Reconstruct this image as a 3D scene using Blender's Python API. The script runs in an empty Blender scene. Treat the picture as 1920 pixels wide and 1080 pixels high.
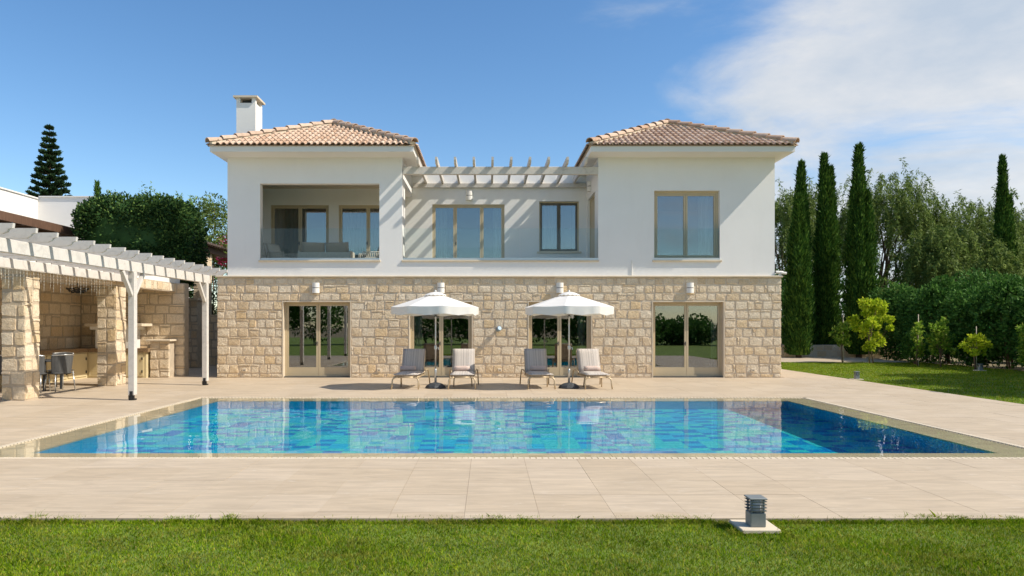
import bpy, math, random
import numpy as np
from mathutils import Vector, Matrix
R = math.radians
sc = bpy.context.scene
COL = sc.collection

# ------------------------------------------------------------------ camera, sky, sun, exposure
cam = bpy.data.objects.new('camera', bpy.data.cameras.new('camera')); COL.objects.link(cam)
cam.location = (0, 0, 1.6); cam.rotation_euler = (R(90), 0, 0)
cam.data.lens = 25; cam.data.sensor_width = 36
cam.data.shift_x = 45 / 1920; cam.data.shift_y = 72 / 1920
cam.data.clip_start = 0.05; cam.data.clip_end = 3000
sc.camera = cam

SUN = Vector((1.0, -0.26, 1.06)).normalized()
EL = math.asin(SUN.z); AZ = math.atan2(SUN.x, SUN.y)
world = bpy.data.worlds.new('World'); sc.world = world; world.use_nodes = True
wn, wl = world.node_tree.nodes, world.node_tree.links
bg = wn['Background']; bg.inputs['Strength'].default_value = 0.135
sky = wn.new('ShaderNodeTexSky'); sky.sky_type = 'NISHITA'; sky.sun_disc = False
sky.sun_elevation = EL; sky.sun_rotation = AZ; sky.altitude = 100
sky.air_density = 1.0; sky.dust_density = 0.25; sky.ozone_density = 1.6
def wnode(t, **k):
    n = wn.new(t)
    for a, v in k.items(): setattr(n, a, v)
    return n
tc = wnode('ShaderNodeTexCoord')
sep = wnode('ShaderNodeSeparateXYZ'); wl.new(tc.outputs['Generated'], sep.inputs[0])
zz = wnode('ShaderNodeMath', operation='MAXIMUM'); wl.new(sep.outputs['Z'], zz.inputs[0]); zz.inputs[1].default_value = 0.0
za = wnode('ShaderNodeMath', operation='ADD'); wl.new(zz.outputs[0], za.inputs[0]); za.inputs[1].default_value = 0.22
dx = wnode('ShaderNodeMath', operation='DIVIDE'); wl.new(sep.outputs['X'], dx.inputs[0]); wl.new(za.outputs[0], dx.inputs[1])
dy = wnode('ShaderNodeMath', operation='DIVIDE'); wl.new(sep.outputs['Y'], dy.inputs[0]); wl.new(za.outputs[0], dy.inputs[1])
cmb = wnode('ShaderNodeCombineXYZ'); wl.new(dx.outputs[0], cmb.inputs[0]); wl.new(dy.outputs[0], cmb.inputs[1])
cn = wnode('ShaderNodeTexNoise'); cn.inputs['Scale'].default_value = 1.9; cn.inputs['Detail'].default_value = 9
cn.inputs['Roughness'].default_value = 0.58; cn.inputs['Distortion'].default_value = 0.45
wl.new(cmb.outputs[0], cn.inputs['Vector'])
# a cloud bank towards the sun's side of the sky
bank = wnode('ShaderNodeMapRange'); wl.new(sep.outputs['X'], bank.inputs['Value'])
bank.inputs['From Min'].default_value = -0.05; bank.inputs['From Max'].default_value = 0.52
bank.inputs['To Min'].default_value = -0.34; bank.inputs['To Max'].default_value = 0.30
cs = wnode('ShaderNodeMath', operation='ADD'); wl.new(cn.outputs['Fac'], cs.inputs[0]); wl.new(bank.outputs[0], cs.inputs[1])
cr = wnode('ShaderNodeMapRange', interpolation_type='SMOOTHSTEP'); wl.new(cs.outputs[0], cr.inputs['Value'])
cr.inputs['From Min'].default_value = 0.42; cr.inputs['From Max'].default_value = 0.78
cr.inputs['To Min'].default_value = 0.0; cr.inputs['To Max'].default_value = 0.90
mixc = wnode('ShaderNodeMix', data_type='RGBA')
hs = wnode('ShaderNodeHueSaturation'); hs.inputs['Saturation'].default_value = 1.22; wl.new(sky.outputs[0], hs.inputs['Color'])
wl.new(cr.outputs[0], mixc.inputs['Factor']); wl.new(hs.outputs[0], mixc.inputs['A'])
cn2 = wnode('ShaderNodeTexNoise'); cn2.inputs['Scale'].default_value = 2.6; cn2.inputs['Detail'].default_value = 8; cn2.inputs['Roughness'].default_value = .6
wl.new(cmb.outputs[0], cn2.inputs['Vector'])
crr = wnode('ShaderNodeValToRGB'); wl.new(cn2.outputs['Fac'], crr.inputs[0])
crr.color_ramp.elements[0].position = .32; crr.color_ramp.elements[0].color = (.68, .77, .88, 1)
crr.color_ramp.elements[1].position = .66; crr.color_ramp.elements[1].color = (1, 1.0, 1.0, 1)
csc = wnode('ShaderNodeVectorMath', operation='SCALE'); csc.inputs['Scale'].default_value = 4.9; wl.new(crr.outputs[0], csc.inputs[0])
wl.new(csc.outputs[0], mixc.inputs['B'])
wl.new(mixc.outputs['Result'], bg.inputs['Color'])

sl = bpy.data.lights.new('sun', 'SUN'); sun = bpy.data.objects.new('sun', sl); COL.objects.link(sun)
sl.energy = 4.4; sl.angle = R(0.53); sl.color = (1.0, 0.93, 0.82)
sun.rotation_euler = (-SUN).to_track_quat('-Z', 'Y').to_euler(); sun.location = SUN * 60
sl.cycles.is_caustics_light = True

sc.view_settings.view_transform = 'Standard'; sc.view_settings.look = 'None'
sc.view_settings.gamma = 1; sc.view_settings.use_curve_mapping = False
sc.view_settings.exposure = 0.34
sc.cycles.use_denoising = True
sc.cycles.max_bounces = 10; sc.cycles.transparent_max_bounces = 16; sc.cycles.transmission_bounces = 8
sc.cycles.caustics_refractive = True; sc.cycles.caustics_reflective = False
sc.cycles.sample_clamp_indirect = 4

# ------------------------------------------------------------------ materials
class NB:
    """small node builder"""
    def __init__(s, m): s.nt = m.node_tree; s.n = s.nt.nodes; s.l = s.nt.links
    def new(s, t, ins=None, **k):
        n = s.n.new(t)
        for a, v in k.items(): setattr(n, a, v)
        for a, v in (ins or {}).items():
            if hasattr(v, 'is_output'): s.l.new(v, n.inputs[a])
            else: n.inputs[a].default_value = v
        return n
def c4(c): return (c[0], c[1], c[2], 1)
def pos(b, scale=(1, 1, 1), obj=False):
    if obj: v = b.new('ShaderNodeTexCoord').outputs['Object']
    else: v = b.new('ShaderNodeNewGeometry').outputs['Position']
    return b.new('ShaderNodeVectorMath', {0: v, 1: scale}, operation='MULTIPLY').outputs[0]
def ramp(b, fac, stops):
    r = b.new('ShaderNodeValToRGB', {0: fac}); e = r.color_ramp.elements
    while len(e) < len(stops): e.new(0.5)
    for i, (p, c) in enumerate(stops): e[i].position = p; e[i].color = c4(c)
    return r.outputs[0]
def mixcol(b, fac, a, c, mode='MIX'):
    m = b.new('ShaderNodeMix', {'Factor': fac}, data_type='RGBA', blend_type=mode)
    for k, v in (('A', a), ('B', c)):
        if hasattr(v, 'is_output'): b.l.new(v, m.inputs[k])
        else: m.inputs[k].default_value = c4(v)
    return m.outputs['Result']
def rnd(b, island):
    return b.new('ShaderNodeNewGeometry').outputs['Random Per Island'] if island else b.new('ShaderNodeObjectInfo').outputs['Random']
def base(name, color=(.5, .5, .5), rough=.6, metal=0.0, spec=0.5):
    m = bpy.data.materials.new(name); m.use_nodes = True
    p = m.node_tree.nodes['Principled BSDF']
    p.inputs['Base Color'].default_value = c4(color); p.inputs['Roughness'].default_value = rough
    p.inputs['Metallic'].default_value = metal; p.inputs['Specular IOR Level'].default_value = spec
    return m, p, NB(m)
def noisy(name, color, var=.12, scale=3.0, rough=.6, bump=0.0, bscale=40.0, metal=0.0, stretch=(1, 1, 1), dist=.01, spec=.4, obj=False):
    m, p, b = base(name, color, rough, metal, spec)
    v = pos(b, stretch, obj)
    n = b.new('ShaderNodeTexNoise', {'Vector': v, 'Scale': scale, 'Detail': 5.0, 'Roughness': .6})
    lo = tuple(x * (1 - var) for x in color); hi = tuple(min(1, x * (1 + var)) for x in color)
    b.l.new(ramp(b, n.outputs['Fac'], [(.3, lo), (.7, hi)]), p.inputs['Base Color'])
    if bump:
        n2 = b.new('ShaderNodeTexNoise', {'Vector': v, 'Scale': bscale, 'Detail': 4.0, 'Roughness': .65})
        bp = b.new('ShaderNodeBump', {'Height': n2.outputs['Fac'], 'Strength': bump, 'Distance': dist})
        b.l.new(bp.outputs[0], p.inputs['Normal'])
    return m
def stone_mat(name, island, stops, blotch=(.56, .39, .20), dist=.03, pitted=1.0):
    m, p, b = base(name, rough=.92, spec=.15)
    col = ramp(b, rnd(b, island), stops)
    v = pos(b)
    n = b.new('ShaderNodeTexNoise', {'Vector': v, 'Scale': 5.0, 'Detail': 6.0, 'Roughness': .65})
    f = b.new('ShaderNodeMapRange', {'Value': n.outputs['Fac'], 'From Min': .5, 'From Max': .78, 'To Min': 0., 'To Max': .55})
    col = mixcol(b, f.outputs[0], col, blotch)
    n3 = b.new('ShaderNodeTexNoise', {'Vector': v, 'Scale': 28.0, 'Detail': 4.0, 'Roughness': .7})
    g = b.new('ShaderNodeMapRange', {'Value': n3.outputs['Fac'], 'From Min': .25, 'From Max': .75, 'To Min': .78, 'To Max': 1.18})
    col = mixcol(b, 1.0, col, g.outputs[0], 'MULTIPLY')
    b.l.new(col, p.inputs['Base Color'])
    n2 = b.new('ShaderNodeTexNoise', {'Vector': v, 'Scale': 15.0, 'Detail': 9.0, 'Roughness': .66, 'Distortion': .5})
    bp = b.new('ShaderNodeBump', {'Height': n2.outputs['Fac'], 'Strength': pitted, 'Distance': dist})
    b.l.new(bp.outputs[0], p.inputs['Normal'])
    return m
def leaf_mat(name, stops, trans=.3, rough=.5, spec=.1):
    m, p, b = base(name, rough=rough, spec=spec)
    col = ramp(b, rnd(b, True), stops)
    n = b.new('ShaderNodeTexNoise', {'Vector': pos(b), 'Scale': 1.4, 'Detail': 3.0})
    g = b.new('ShaderNodeMapRange', {'Value': n.outputs['Fac'], 'From Min': .3, 'From Max': .7, 'To Min': .75, 'To Max': 1.2})
    col = mixcol(b, 1.0, col, g.outputs[0], 'MULTIPLY')
    b.l.new(col, p.inputs['Base Color'])
    t = b.new('ShaderNodeBsdfTranslucent', {0: col})
    mx = b.new('ShaderNodeMixShader', {0: trans, 1: p.outputs[0], 2: t.outputs[0]})
    b.l.new(mx.outputs[0], b.n['Material Output'].inputs[0])
    return m
def glass_mat(name, tint, refl, rough=0.0, fres=1.5):
    m = bpy.data.materials.new(name); m.use_nodes = True; b = NB(m)
    for n in list(b.n):
        if n.type != 'OUTPUT_MATERIAL': b.n.remove(n)
    t = b.new('ShaderNodeBsdfTransparent', {0: c4(tint)})
    g = b.new('ShaderNodeBsdfGlossy', {'Color': (.97, .98, 1, 1), 'Roughness': rough})
    f = b.new('ShaderNodeFresnel', {'IOR': fres})
    a = b.new('ShaderNodeMath', {0: f.outputs[0], 1: refl}, operation='ADD', use_clamp=True)
    mx = b.new('ShaderNodeMixShader', {0: a.outputs[0], 1: t.outputs[0], 2: g.outputs[0]})
    b.l.new(mx.outputs[0], b.n['Material Output'].inputs[0])
    return m

LIME = [(0, (.66, .51, .33)), (.35, (.73, .60, .43)), (.7, (.77, .66, .50)), (1, (.72, .54, .32))]
M = {}
M['stucco'] = noisy('white_stucco', (.83, .81, .775), .025, .7, .9, .22, 45, dist=.008, spec=.2)
def streaks(m, amt=.10):
    b = NB(m); p = b.n['Principled BSDF']; src = p.inputs['Base Color'].links[0].from_socket
    n = b.new('ShaderNodeTexNoise', {'Vector': pos(b, (2.2, 2.2, .35)), 'Scale': 1.3, 'Detail': 6.0, 'Roughness': .65})
    f = b.new('ShaderNodeMapRange', {'Value': n.outputs['Fac'], 'From Min': .52, 'From Max': .8, 'To Min': 0., 'To Max': amt * 3})
    b.l.new(mixcol(b, f.outputs[0], src, (.60, .57, .52)), p.inputs['Base Color'])
streaks(M['stucco'], .04)
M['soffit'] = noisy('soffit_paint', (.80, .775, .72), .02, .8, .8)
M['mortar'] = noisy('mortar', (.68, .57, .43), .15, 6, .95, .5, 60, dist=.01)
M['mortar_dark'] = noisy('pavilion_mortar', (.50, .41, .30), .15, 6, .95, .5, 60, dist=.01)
M['stone'] = stone_mat('limestone_block', False, LIME)
M['stone_i'] = stone_mat('limestone_small', True, LIME)
M['trim'] = noisy('cream_limestone_trim', (.66, .56, .42), .08, 4, .8, .15, 50, dist=.006)
M['tile'] = None
def tile_mat(name, island):
    m, p, b = base(name, rough=.85, spec=.2)
    col = ramp(b, rnd(b, island), [(0, (.47, .31, .21)), (.4, (.57, .41, .30)), (.75, (.62, .47, .36)), (1, (.52, .37, .27))])
    n = b.new('ShaderNodeTexNoise', {'Vector': pos(b), 'Scale': 9.0, 'Detail': 5.0, 'Roughness': .7})
    g = b.new('ShaderNodeMapRange', {'Value': n.outputs['Fac'], 'From Min': .3, 'From Max': .7, 'To Min': .8, 'To Max': 1.15})
    b.l.new(mixcol(b, 1.0, col, g.outputs[0], 'MULTIPLY'), p.inputs['Base Color'])
    return m
M['tile'] = tile_mat('clay_tile', False); M['tile_i'] = tile_mat('clay_tile_field', True)
M['frame'] = noisy('beige_window_paint', (.55, .45, .29), .04, 2, .45)
M['glass'] = glass_mat('window_glass', (.70, .74, .72), .15)
M['rail_glass'] = glass_mat('balustrade_glass', (.94, .972, .964), .0, 0, 1.30)
M['curtain'] = noisy('curtain_cloth', (.72, .70, .66), .05, 2, .9)
M['curtain_green'] = noisy('sage_curtain_cloth', (.55, .56, .42), .08, 2, .9)
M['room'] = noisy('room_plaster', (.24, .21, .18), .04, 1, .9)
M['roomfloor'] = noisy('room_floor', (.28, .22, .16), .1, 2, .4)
def whitewood(name, col):
    m, p, b = base(name, rough=.7, spec=.25)
    n = b.new('ShaderNodeTexNoise', {'Vector': pos(b, (2, 2, 2)), 'Scale': 2.0, 'Detail': 8.0, 'Roughness': .7, 'Distortion': 1.5})
    b.l.new(ramp(b, n.outputs['Fac'], [(.25, tuple(x * .72 for x in col)), (.5, col), (.8, tuple(min(.9, x * 1.05) for x in col))]), p.inputs['Base Color'])
    bp = b.new('ShaderNodeBump', {'Height': n.outputs['Fac'], 'Strength': .3, 'Distance': .01}); b.l.new(bp.outputs[0], p.inputs['Normal'])
    return m
M['wood'] = whitewood('whitewashed_timber', (.63, .59, .54))
M['greywood'] = whitewood('weathered_white_timber', (.60, .56, .50))
M['brown'] = noisy('dark_brown_timber', (.12, .065, .04), .25, 4, .7, stretch=(1, 6, 1))
M['black'] = noisy('black_metal', (.02, .02, .02), .1, 3, .5)
M['steel'] = base('pale_aluminium', (.62, .62, .60), .35, .8)[0]
M['champ'] = base('champagne_tube', (.52, .40, .25), .38, .35)[0]
M['charcoal'] = noisy('charcoal_base', (.045, .05, .055), .15, 10, .55)
M['canvas'] = noisy('white_canvas', (.82, .80, .76), .03, 3, .9)
_m, _p, _b = base('white_canvas_cloth', (.82, .80, .76), .9, 0, .15)
_t = _b.new('ShaderNodeBsdfTranslucent', {0: (.80, .72, .58, 1)})
_x = _b.new('ShaderNodeMixShader', {0: .26, 1: _p.outputs[0], 2: _t.outputs[0]}); _b.l.new(_x.outputs[0], _b.n['Material Output'].inputs[0])
M['canopy'] = _m; _p.inputs['Base Color'].default_value = (.88, .87, .84, 1)
M['towel'] = noisy('blush_towel', (.58, .45, .39), .06, 12, .95, .6, 220, dist=.006)
def stripe_mat():
    m, p, b = base('striped_cushion', rough=.9, spec=.15)
    x = b.new('ShaderNodeSeparateXYZ', {0: b.new('ShaderNodeTexCoord').outputs['Object']}).outputs[0]
    n = b.new('ShaderNodeTexNoise', {'W': x, 'Scale': 62.0, 'Detail': 2.0, 'Roughness': .8}, noise_dimensions='1D')
    b.l.new(ramp(b, n.outputs['Fac'], [(.30, (.13, .11, .10)), (.40, (.42, .37, .33)), (.50, (.66, .60, .54)), (.58, (.28, .24, .22)), (.70, (.62, .57, .51))]), p.inputs['Base Color'])
    return m
M['stripe'] = stripe_mat()
def deck_mat(name, island):
    m, p, b = base(name, rough=.55, spec=.3)
    col = ramp(b, rnd(b, island), [(0, (.505, .40, .28)), (.5, (.53, .425, .303)), (1, (.55, .445, .325))])
    v = pos(b, (1.0, 5.5, 1))
    n = b.new('ShaderNodeTexNoise', {'Vector': v, 'Scale': 1.6, 'Detail': 8.0, 'Roughness': .66, 'Distortion': .9})
    f = b.new('ShaderNodeMapRange', {'Value': n.outputs['Fac'], 'From Min': .3, 'From Max': .72, 'To Min': .82, 'To Max': 1.13})
    col = mixcol(b, 1.0, col, f.outputs[0], 'MULTIPLY')
    n2 = b.new('ShaderNodeTexNoise', {'Vector': v, 'Scale': 4.0, 'Detail': 5.0, 'Roughness': .6, 'Distortion': 1.4})
    w = b.new('ShaderNodeMapRange', {'Value': n2.outputs['Fac'], 'From Min': .62, 'From Max': .70, 'To Min': 0., 'To Max': .6})
    col = mixcol(b, w.outputs[0], col, (.66, .575, .47))
    b.l.new(col, p.inputs['Base Color'])
    return m
M['deck'] = deck_mat('travertine_slab', False); M['deck_i'] = deck_mat('travertine_paving', True)
M['grout'] = noisy('grout', (.47, .37, .265), .1, 8, .95)
M['coping'] = noisy('wet_limestone_coping', (.82, .66, .42), .1, 3, .5, stretch=(1, 3, 1))
def mosaic(name, a, bcol):
    m, p, b = base(name, rough=.3, spec=.4)
    v = pos(b)
    w = b.new('ShaderNodeTexVoronoi', {'Vector': v, 'Scale': 34.0, 'Randomness': .35})
    col = ramp(b, b.new('ShaderNodeSeparateColor', {0: w.outputs['Color']}).outputs[0], [(0, a), (1, bcol)])
    b.l.new(col, p.inputs['Base Color'])
    return m
M['mo_t'] = mosaic('turquoise_mosaic', (.0, .62, .72), (.08, .86, .82))
M['mo_l'] = mosaic('sky_blue_mosaic', (.0, .52, .84), (.02, .68, .93))
M['mo_d'] = mosaic('deep_blue_mosaic', (.0, .26, .68), (.004, .38, .82))
M['mo_w'] = mosaic('pool_wall_mosaic', (.0, .50, .84), (.02, .62, .93))
mw, pw, _b = base('pool_water', (.92, .99, 1.0), 0.0); pw.inputs['IOR'].default_value = 1.333; pw.inputs['Transmission Weight'].default_value = 1
M['water'] = mw
M['cyp'] = leaf_mat('cypress_leaf', [(0, (.022, .065, .010)), (.6, (.060, .14, .020)), (1, (.14, .23, .032))], .2, .65)
M['hedge'] = leaf_mat('laurel_leaf', [(0, (.030, .095, .016)), (.6, (.075, .18, .032)), (1, (.15, .29, .06))], .25, .6)
M['ficus'] = leaf_mat('ficus_leaf', [(0, (.018, .052, .016)), (.7, (.05, .11, .030)), (1, (.17, .26, .06))], .2, .5)
M['citrus'] = leaf_mat('citrus_leaf', [(0, (.26, .40, .02)), (.6, (.48, .58, .03)), (1, (.66, .68, .06))], .45, .45)
M['citrus2'] = leaf_mat('young_citrus_leaf', [(0, (.11, .23, .02)), (.6, (.25, .39, .04)), (1, (.46, .52, .10))], .4, .45)
M['pepper'] = leaf_mat('pepper_tree_leaf', [(0, (.07, .12, .026)), (.5, (.155, .225, .05)), (1, (.28, .35, .09))], .35)
M['pine'] = leaf_mat('pine_needle', [(0, (.018, .045, .02)), (.6, (.04, .085, .035)), (1, (.075, .13, .05))], .15)
M['bougain'] = leaf_mat('bougainvillea_bract', [(0, (.42, .03, .12)), (1, (.65, .08, .22))], .35)
M['bark'] = noisy('bark', (.16, .11, .075), .3, 8, .95, .6, 20, stretch=(1, 1, .25), dist=.03)
M['grassblade'] = leaf_mat('grass_blade', [(0, (.10, .21, .008)), (.5, (.21, .325, .010)), (.82, (.33, .41, .02)), (.93, (.40, .38, .06)), (1, (.48, .36, .12))], .3, .7, .03)
def grass_mat():
    m = M['grassblade']; b = NB(m); p = b.n['Principled BSDF']
    src = p.inputs['Base Color'].links[0].from_socket
    n = b.new('ShaderNodeTexNoise', {'Vector': pos(b), 'Scale': 4.5, 'Detail': 4.0, 'Roughness': .7})
    f = b.new('ShaderNodeMapRange', {'Value': n.outputs['Fac'], 'From Min': .48, 'From Max': .72, 'To Min': 0., 'To Max': .6})
    c = mixcol(b, f.outputs[0], src, (.40, .34, .08))
    b.l.new(c, p.inputs['Base Color']); b.l.new(c, [x for x in b.n if x.type == 'BSDF_TRANSLUCENT'][0].inputs[0])
grass_mat()
M['lawn'] = noisy('lawn_thatch', (.14, .20, .03), .4, 2.2, .95, .7, 55, dist=.02)
def far_lawn():
    m, p, b = base('far_lawn', rough=.95, spec=.1)
    n = b.new('ShaderNodeTexNoise', {'Vector': pos(b), 'Scale': .7, 'Detail': 8.0, 'Roughness': .65})
    b.l.new(ramp(b, n.outputs['Fac'], [(.3, (.075, .13, .022)), (.55, (.11, .19, .03)), (.75, (.18, .22, .055))]), p.inputs['Base Color'])
    return m
M['farlawn'] = far_lawn()
M['earth'] = noisy('dry_earth', (.20, .16, .09), .3, .4, .95)

# ------------------------------------------------------------------ mesh helpers
class MB:
    def __init__(s): s.v = []; s.f = []
    def add(s, vs, fs):
        o = len(s.v); s.v += [tuple(v) for v in vs]; s.f += [tuple(i + o for i in f) for f in fs]; return s
    def box(s, x0, x1, y0, y1, z0, z1, bev=0.0):
        if bev <= 0:
            return s.add([(x0, y0, z0), (x1, y0, z0), (x1, y1, z0), (x0, y1, z0), (x0, y0, z1), (x1, y0, z1), (x1, y1, z1), (x0, y1, z1)],
                         [(0, 3, 2, 1), (4, 5, 6, 7), (0, 1, 5, 4), (1, 2, 6, 5), (2, 3, 7, 6), (3, 0, 4, 7)])
        b = min(bev, (x1 - x0) * .45, (y1 - y0) * .45, (z1 - z0) * .45); vs = []
        for (z, i) in ((z0, b), (z0 + b, 0), (z1 - b, 0), (z1, b)):
            vs += [(x0 + b + i * 0, y0 + i, z), (x1 - b, y0 + i, z), (x1 - i, y0 + b, z), (x1 - i, y1 - b, z), (x1 - b, y1 - i, z), (x0 + b, y1 - i, z), (x0 + i, y1 - b, z), (x0 + i, y0 + b, z)]
        fs = [tuple(range(7, -1, -1)), tuple(range(24, 32))]
        for k in range(3):
            for i in range(8):
                j = (i + 1) % 8; fs.append((k * 8 + i, k * 8 + j, k * 8 + 8 + j, k * 8 + 8 + i))
        return s.add(vs, fs)
    def obox(s, a, b, w, h, up=(0, 0, 1)):
        """bar of section w (sideways) x h (up) from a to b"""
        a, b = Vector(a), Vector(b); d = (b - a).normalized(); u = Vector(up); sd = d.cross(u)
        if sd.length < 1e-4: sd = Vector((1, 0, 0))
        sd.normalize(); u = sd.cross(d).normalized(); vs = []
        for p in (a, b):
            for (i, j) in ((-1, -1), (1, -1), (1, 1), (-1, 1)): vs.append(p + sd * (i * w / 2) + u * (j * h / 2))
        return s.add(vs, [(0, 1, 2, 3), (7, 6, 5, 4), (0, 4, 5, 1), (1, 5, 6, 2), (2, 6, 7, 3), (3, 7, 4, 0)])
    def tube(s, pts, r, n=8, caps=True):
        pts = [Vector(p) for p in pts]; rs = r if isinstance(r, (list, tuple)) else [r] * len(pts)
        vs = []; fs = []; ref = None
        for i, p in enumerate(pts):
            d = (pts[min(i + 1, len(pts) - 1)] - pts[max(i - 1, 0)]).normalized()
            if ref is None: ref = d.orthogonal().normalized()
            ref = (ref - d * ref.dot(d)).normalized(); w = d.cross(ref)
            for k in range(n):
                t = 2 * math.pi * k / n; vs.append(p + (ref * math.cos(t) + w * math.sin(t)) * rs[i])
        for i in range(len(pts) - 1):
            for k in range(n):
                l = (k + 1) % n; fs.append((i * n + k, i * n + l, i * n + n + l, i * n + n + k))
        if caps: fs += [tuple(range(n - 1, -1, -1)), tuple(range((len(pts) - 1) * n, len(pts) * n))]
        return s.add(vs, fs)
    def lathe(s, prof, c=(0, 0, 0), n=24, a0=0.0):
        vs = []; fs = []
        for (r, z) in prof:
            for k in range(n):
                t = a0 + 2 * math.pi * k / n; vs.append((c[0] + r * math.cos(t), c[1] + r * math.sin(t), c[2] + z))
        for i in range(len(prof) - 1):
            for k in range(n):
                l = (k + 1) % n; fs.append((i * n + k, i * n + l, i * n + n + l, i * n + n + k))
        fs += [tuple(range(n - 1, -1, -1)), tuple(range((len(prof) - 1) * n, len(prof) * n))]
        return s.add(vs, fs)
    def extrude(s, poly, vec):
        """poly: list of 3D points, extruded by vec"""
        n = len(poly); v = Vector(vec)
        vs = [Vector(p) for p in poly] + [Vector(p) + v for p in poly]
        return s.add(vs, [tuple(range(n)), tuple(range(2 * n - 1, n - 1, -1))] + [(i, i + n, (i + 1) % n + n, (i + 1) % n) for i in range(n)])
    def wall(s, x0, x1, z0, z1, y0, y1, holes=()):
        """wall facing -Y, with rectangular openings (x0,x1,z0,z1)"""
        xs = sorted({x0, x1} | {h[0] for h in holes} | {h[1] for h in holes})
        for a, b in zip(xs, xs[1:]):
            cuts = sorted((h[2], h[3]) for h in holes if h[0] < (a + b) / 2 < h[1]); z = z0
            for (p, q) in cuts:
                if p > z + 1e-4: s.box(a, b, y0, y1, z, p)
                z = q
            if z < z1 - 1e-4: s.box(a, b, y0, y1, z, z1)
        return s
WL = {}
def link(o, parent=None, loc=None):
    COL.objects.link(o)
    if parent is not None: o.parent = parent
    if loc is not None: o.location = loc
    return o
def mesh_of(name, mb, mat, smooth=False):
    me = bpy.data.meshes.new(name)
    if isinstance(mb, MB): me.from_pydata(mb.v, [], mb.f)
    else: me.from_pydata(mb[0], [], mb[1])
    if smooth: me.polygons.foreach_set('use_smooth', [True] * len(me.polygons))
    if mat is not None: me.materials.append(M[mat] if isinstance(mat, str) else mat)
    me.update(); return me
def obj(name, mb, mat, parent=None, smooth=False, world=True, kind=None):
    """world=True: the vertices are world coordinates, whatever the parent's place"""
    o = bpy.data.objects.new(name, mesh_of(name, mb, mat, smooth))
    pw_ = WL.get(parent.name, Vector()) if parent is not None else Vector()
    link(o, parent, -pw_ if world else Vector())
    WL[o.name] = Vector() if world else pw_.copy()
    if kind: o['kind'] = kind
    return o
def thing(name, label, cat, loc=(0, 0, 0), group=None, rz=0.0):
    o = bpy.data.objects.new(name, None); o.empty_display_size = .1
    link(o, None, Vector(loc)); o.rotation_euler = (0, 0, rz); WL[o.name] = Vector(loc)
    return tag(o, label, cat, group)
def tag(o, label, cat, group=None):
    o['label'] = label; o['category'] = cat
    if group: o['group'] = group
    return o
def struct(name, mb, mat, parent=None, **k):
    o = obj(name, mb, mat, parent, **k); o['kind'] = 'structure'; return o
def np_mesh(name, V, F, mat):
    me = bpy.data.meshes.new(name); V = np.asarray(V, np.float32); F = np.asarray(F, np.int32); k = F.shape[1]
    me.vertices.add(len(V)); me.vertices.foreach_set('co', V.ravel())
    me.loops.add(F.size); me.loops.foreach_set('vertex_index', F.ravel())
    me.polygons.add(len(F)); me.polygons.foreach_set('loop_start', np.arange(0, F.size, k, dtype=np.int32))
    me.update(calc_edges=True); me.materials.append(M[mat] if isinstance(mat, str) else mat)
    return me
def copy_tree(o, parent=None):
    c = o.copy(); COL.objects.link(c); c.parent = parent
    for ch in list(o.children): copy_tree(ch, c)
    return c

# ------------------------------------------------------------------ ground, lawn, paving
rng = random.Random(7); nr = np.random.default_rng(7)
PX0, PX1, PY0, PY1 = -5.85, 6.5, 9.06, 15.42          # pool basin
LX0, LX1, LY0, LY1 = -6.45, 7.08, 8.70, 15.98        # wet coping
GX0, GX1, GY0, GY1 = -6.54, 7.17, 8.61, 16.07        # overflow grate
def sub_rect(r, h):
    x0, x1, y0, y1 = r; a0, a1, b0, b1 = h
    if a1 <= x0 or a0 >= x1 or b1 <= y0 or b0 >= y1: return [r]
    out = []
    if b0 > y0: out.append((x0, x1, y0, b0))
    if b1 < y1: out.append((x0, x1, b1, y1))
    yy0, yy1 = max(y0, b0), min(y1, b1)
    if a0 > x0: out.append((x0, a0, yy0, yy1))
    if a1 < x1: out.append((a1, x1, yy0, yy1))
    return out
def sheet(rects, z):
    mb = MB()
    for (x0, x1, y0, y1) in rects: mb.add([(x0, y0, z), (x1, y0, z), (x1, y1, z), (x0, y1, z)], [(0, 1, 2, 3)])
    return mb
HOLE = (GX0, GX1, GY0, GY1)
struct('ground', sheet(sub_rect((-900, 900, -900, 900), HOLE), -.14), 'earth')
FY = 5.93                                            # where the paving meets the front lawn
struct('lawn', sheet([(-70, 70, -60, FY), (11.0, 19.6, FY, 32.0)], -.035), 'lawn')
deck_rects = [(-14.2, 11.0, FY, 22.3), (9.3, 11.0, 22.3, 33.5), (-14.2, -8.3, 22.3, 29.4), (11.0, 19.0, 32.0, 36.5)]
deck = struct('terrace', sheet([q for r in deck_rects for q in sub_rect(r, HOLE)], -.011), 'grout')
SL = .635
cells = []
ys = [FY, FY + .2]
while ys[-1] < 37: ys.append(ys[-1] + SL)
xs = [-14.2 + .445 - SL]
xs = [(-.2 + SL * k) for k in range(-24, 34)]
for r in deck_rects:
    for y0, y1 in zip(ys, ys[1:]):
        for x0, x1 in zip(xs, xs[1:]):
            c = (max(x0, r[0]), min(x1, r[1]), max(y0, r[2]), min(y1, r[3]))
            if c[1] - c[0] < .05 or c[3] - c[2] < .05: continue
            cells += [q for q in sub_rect(c, HOLE) if q[1] - q[0] > .03 and q[3] - q[2] > .03]
def inview(q):
    cx, cy = (q[0] + q[1]) / 2, (q[2] + q[3]) / 2
    return -.72 < cx / cy < .78
cells.sort(key=lambda q: (not inview(q), q[2]))
slab_cache = {}; J = .0012
rest = MB()
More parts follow.
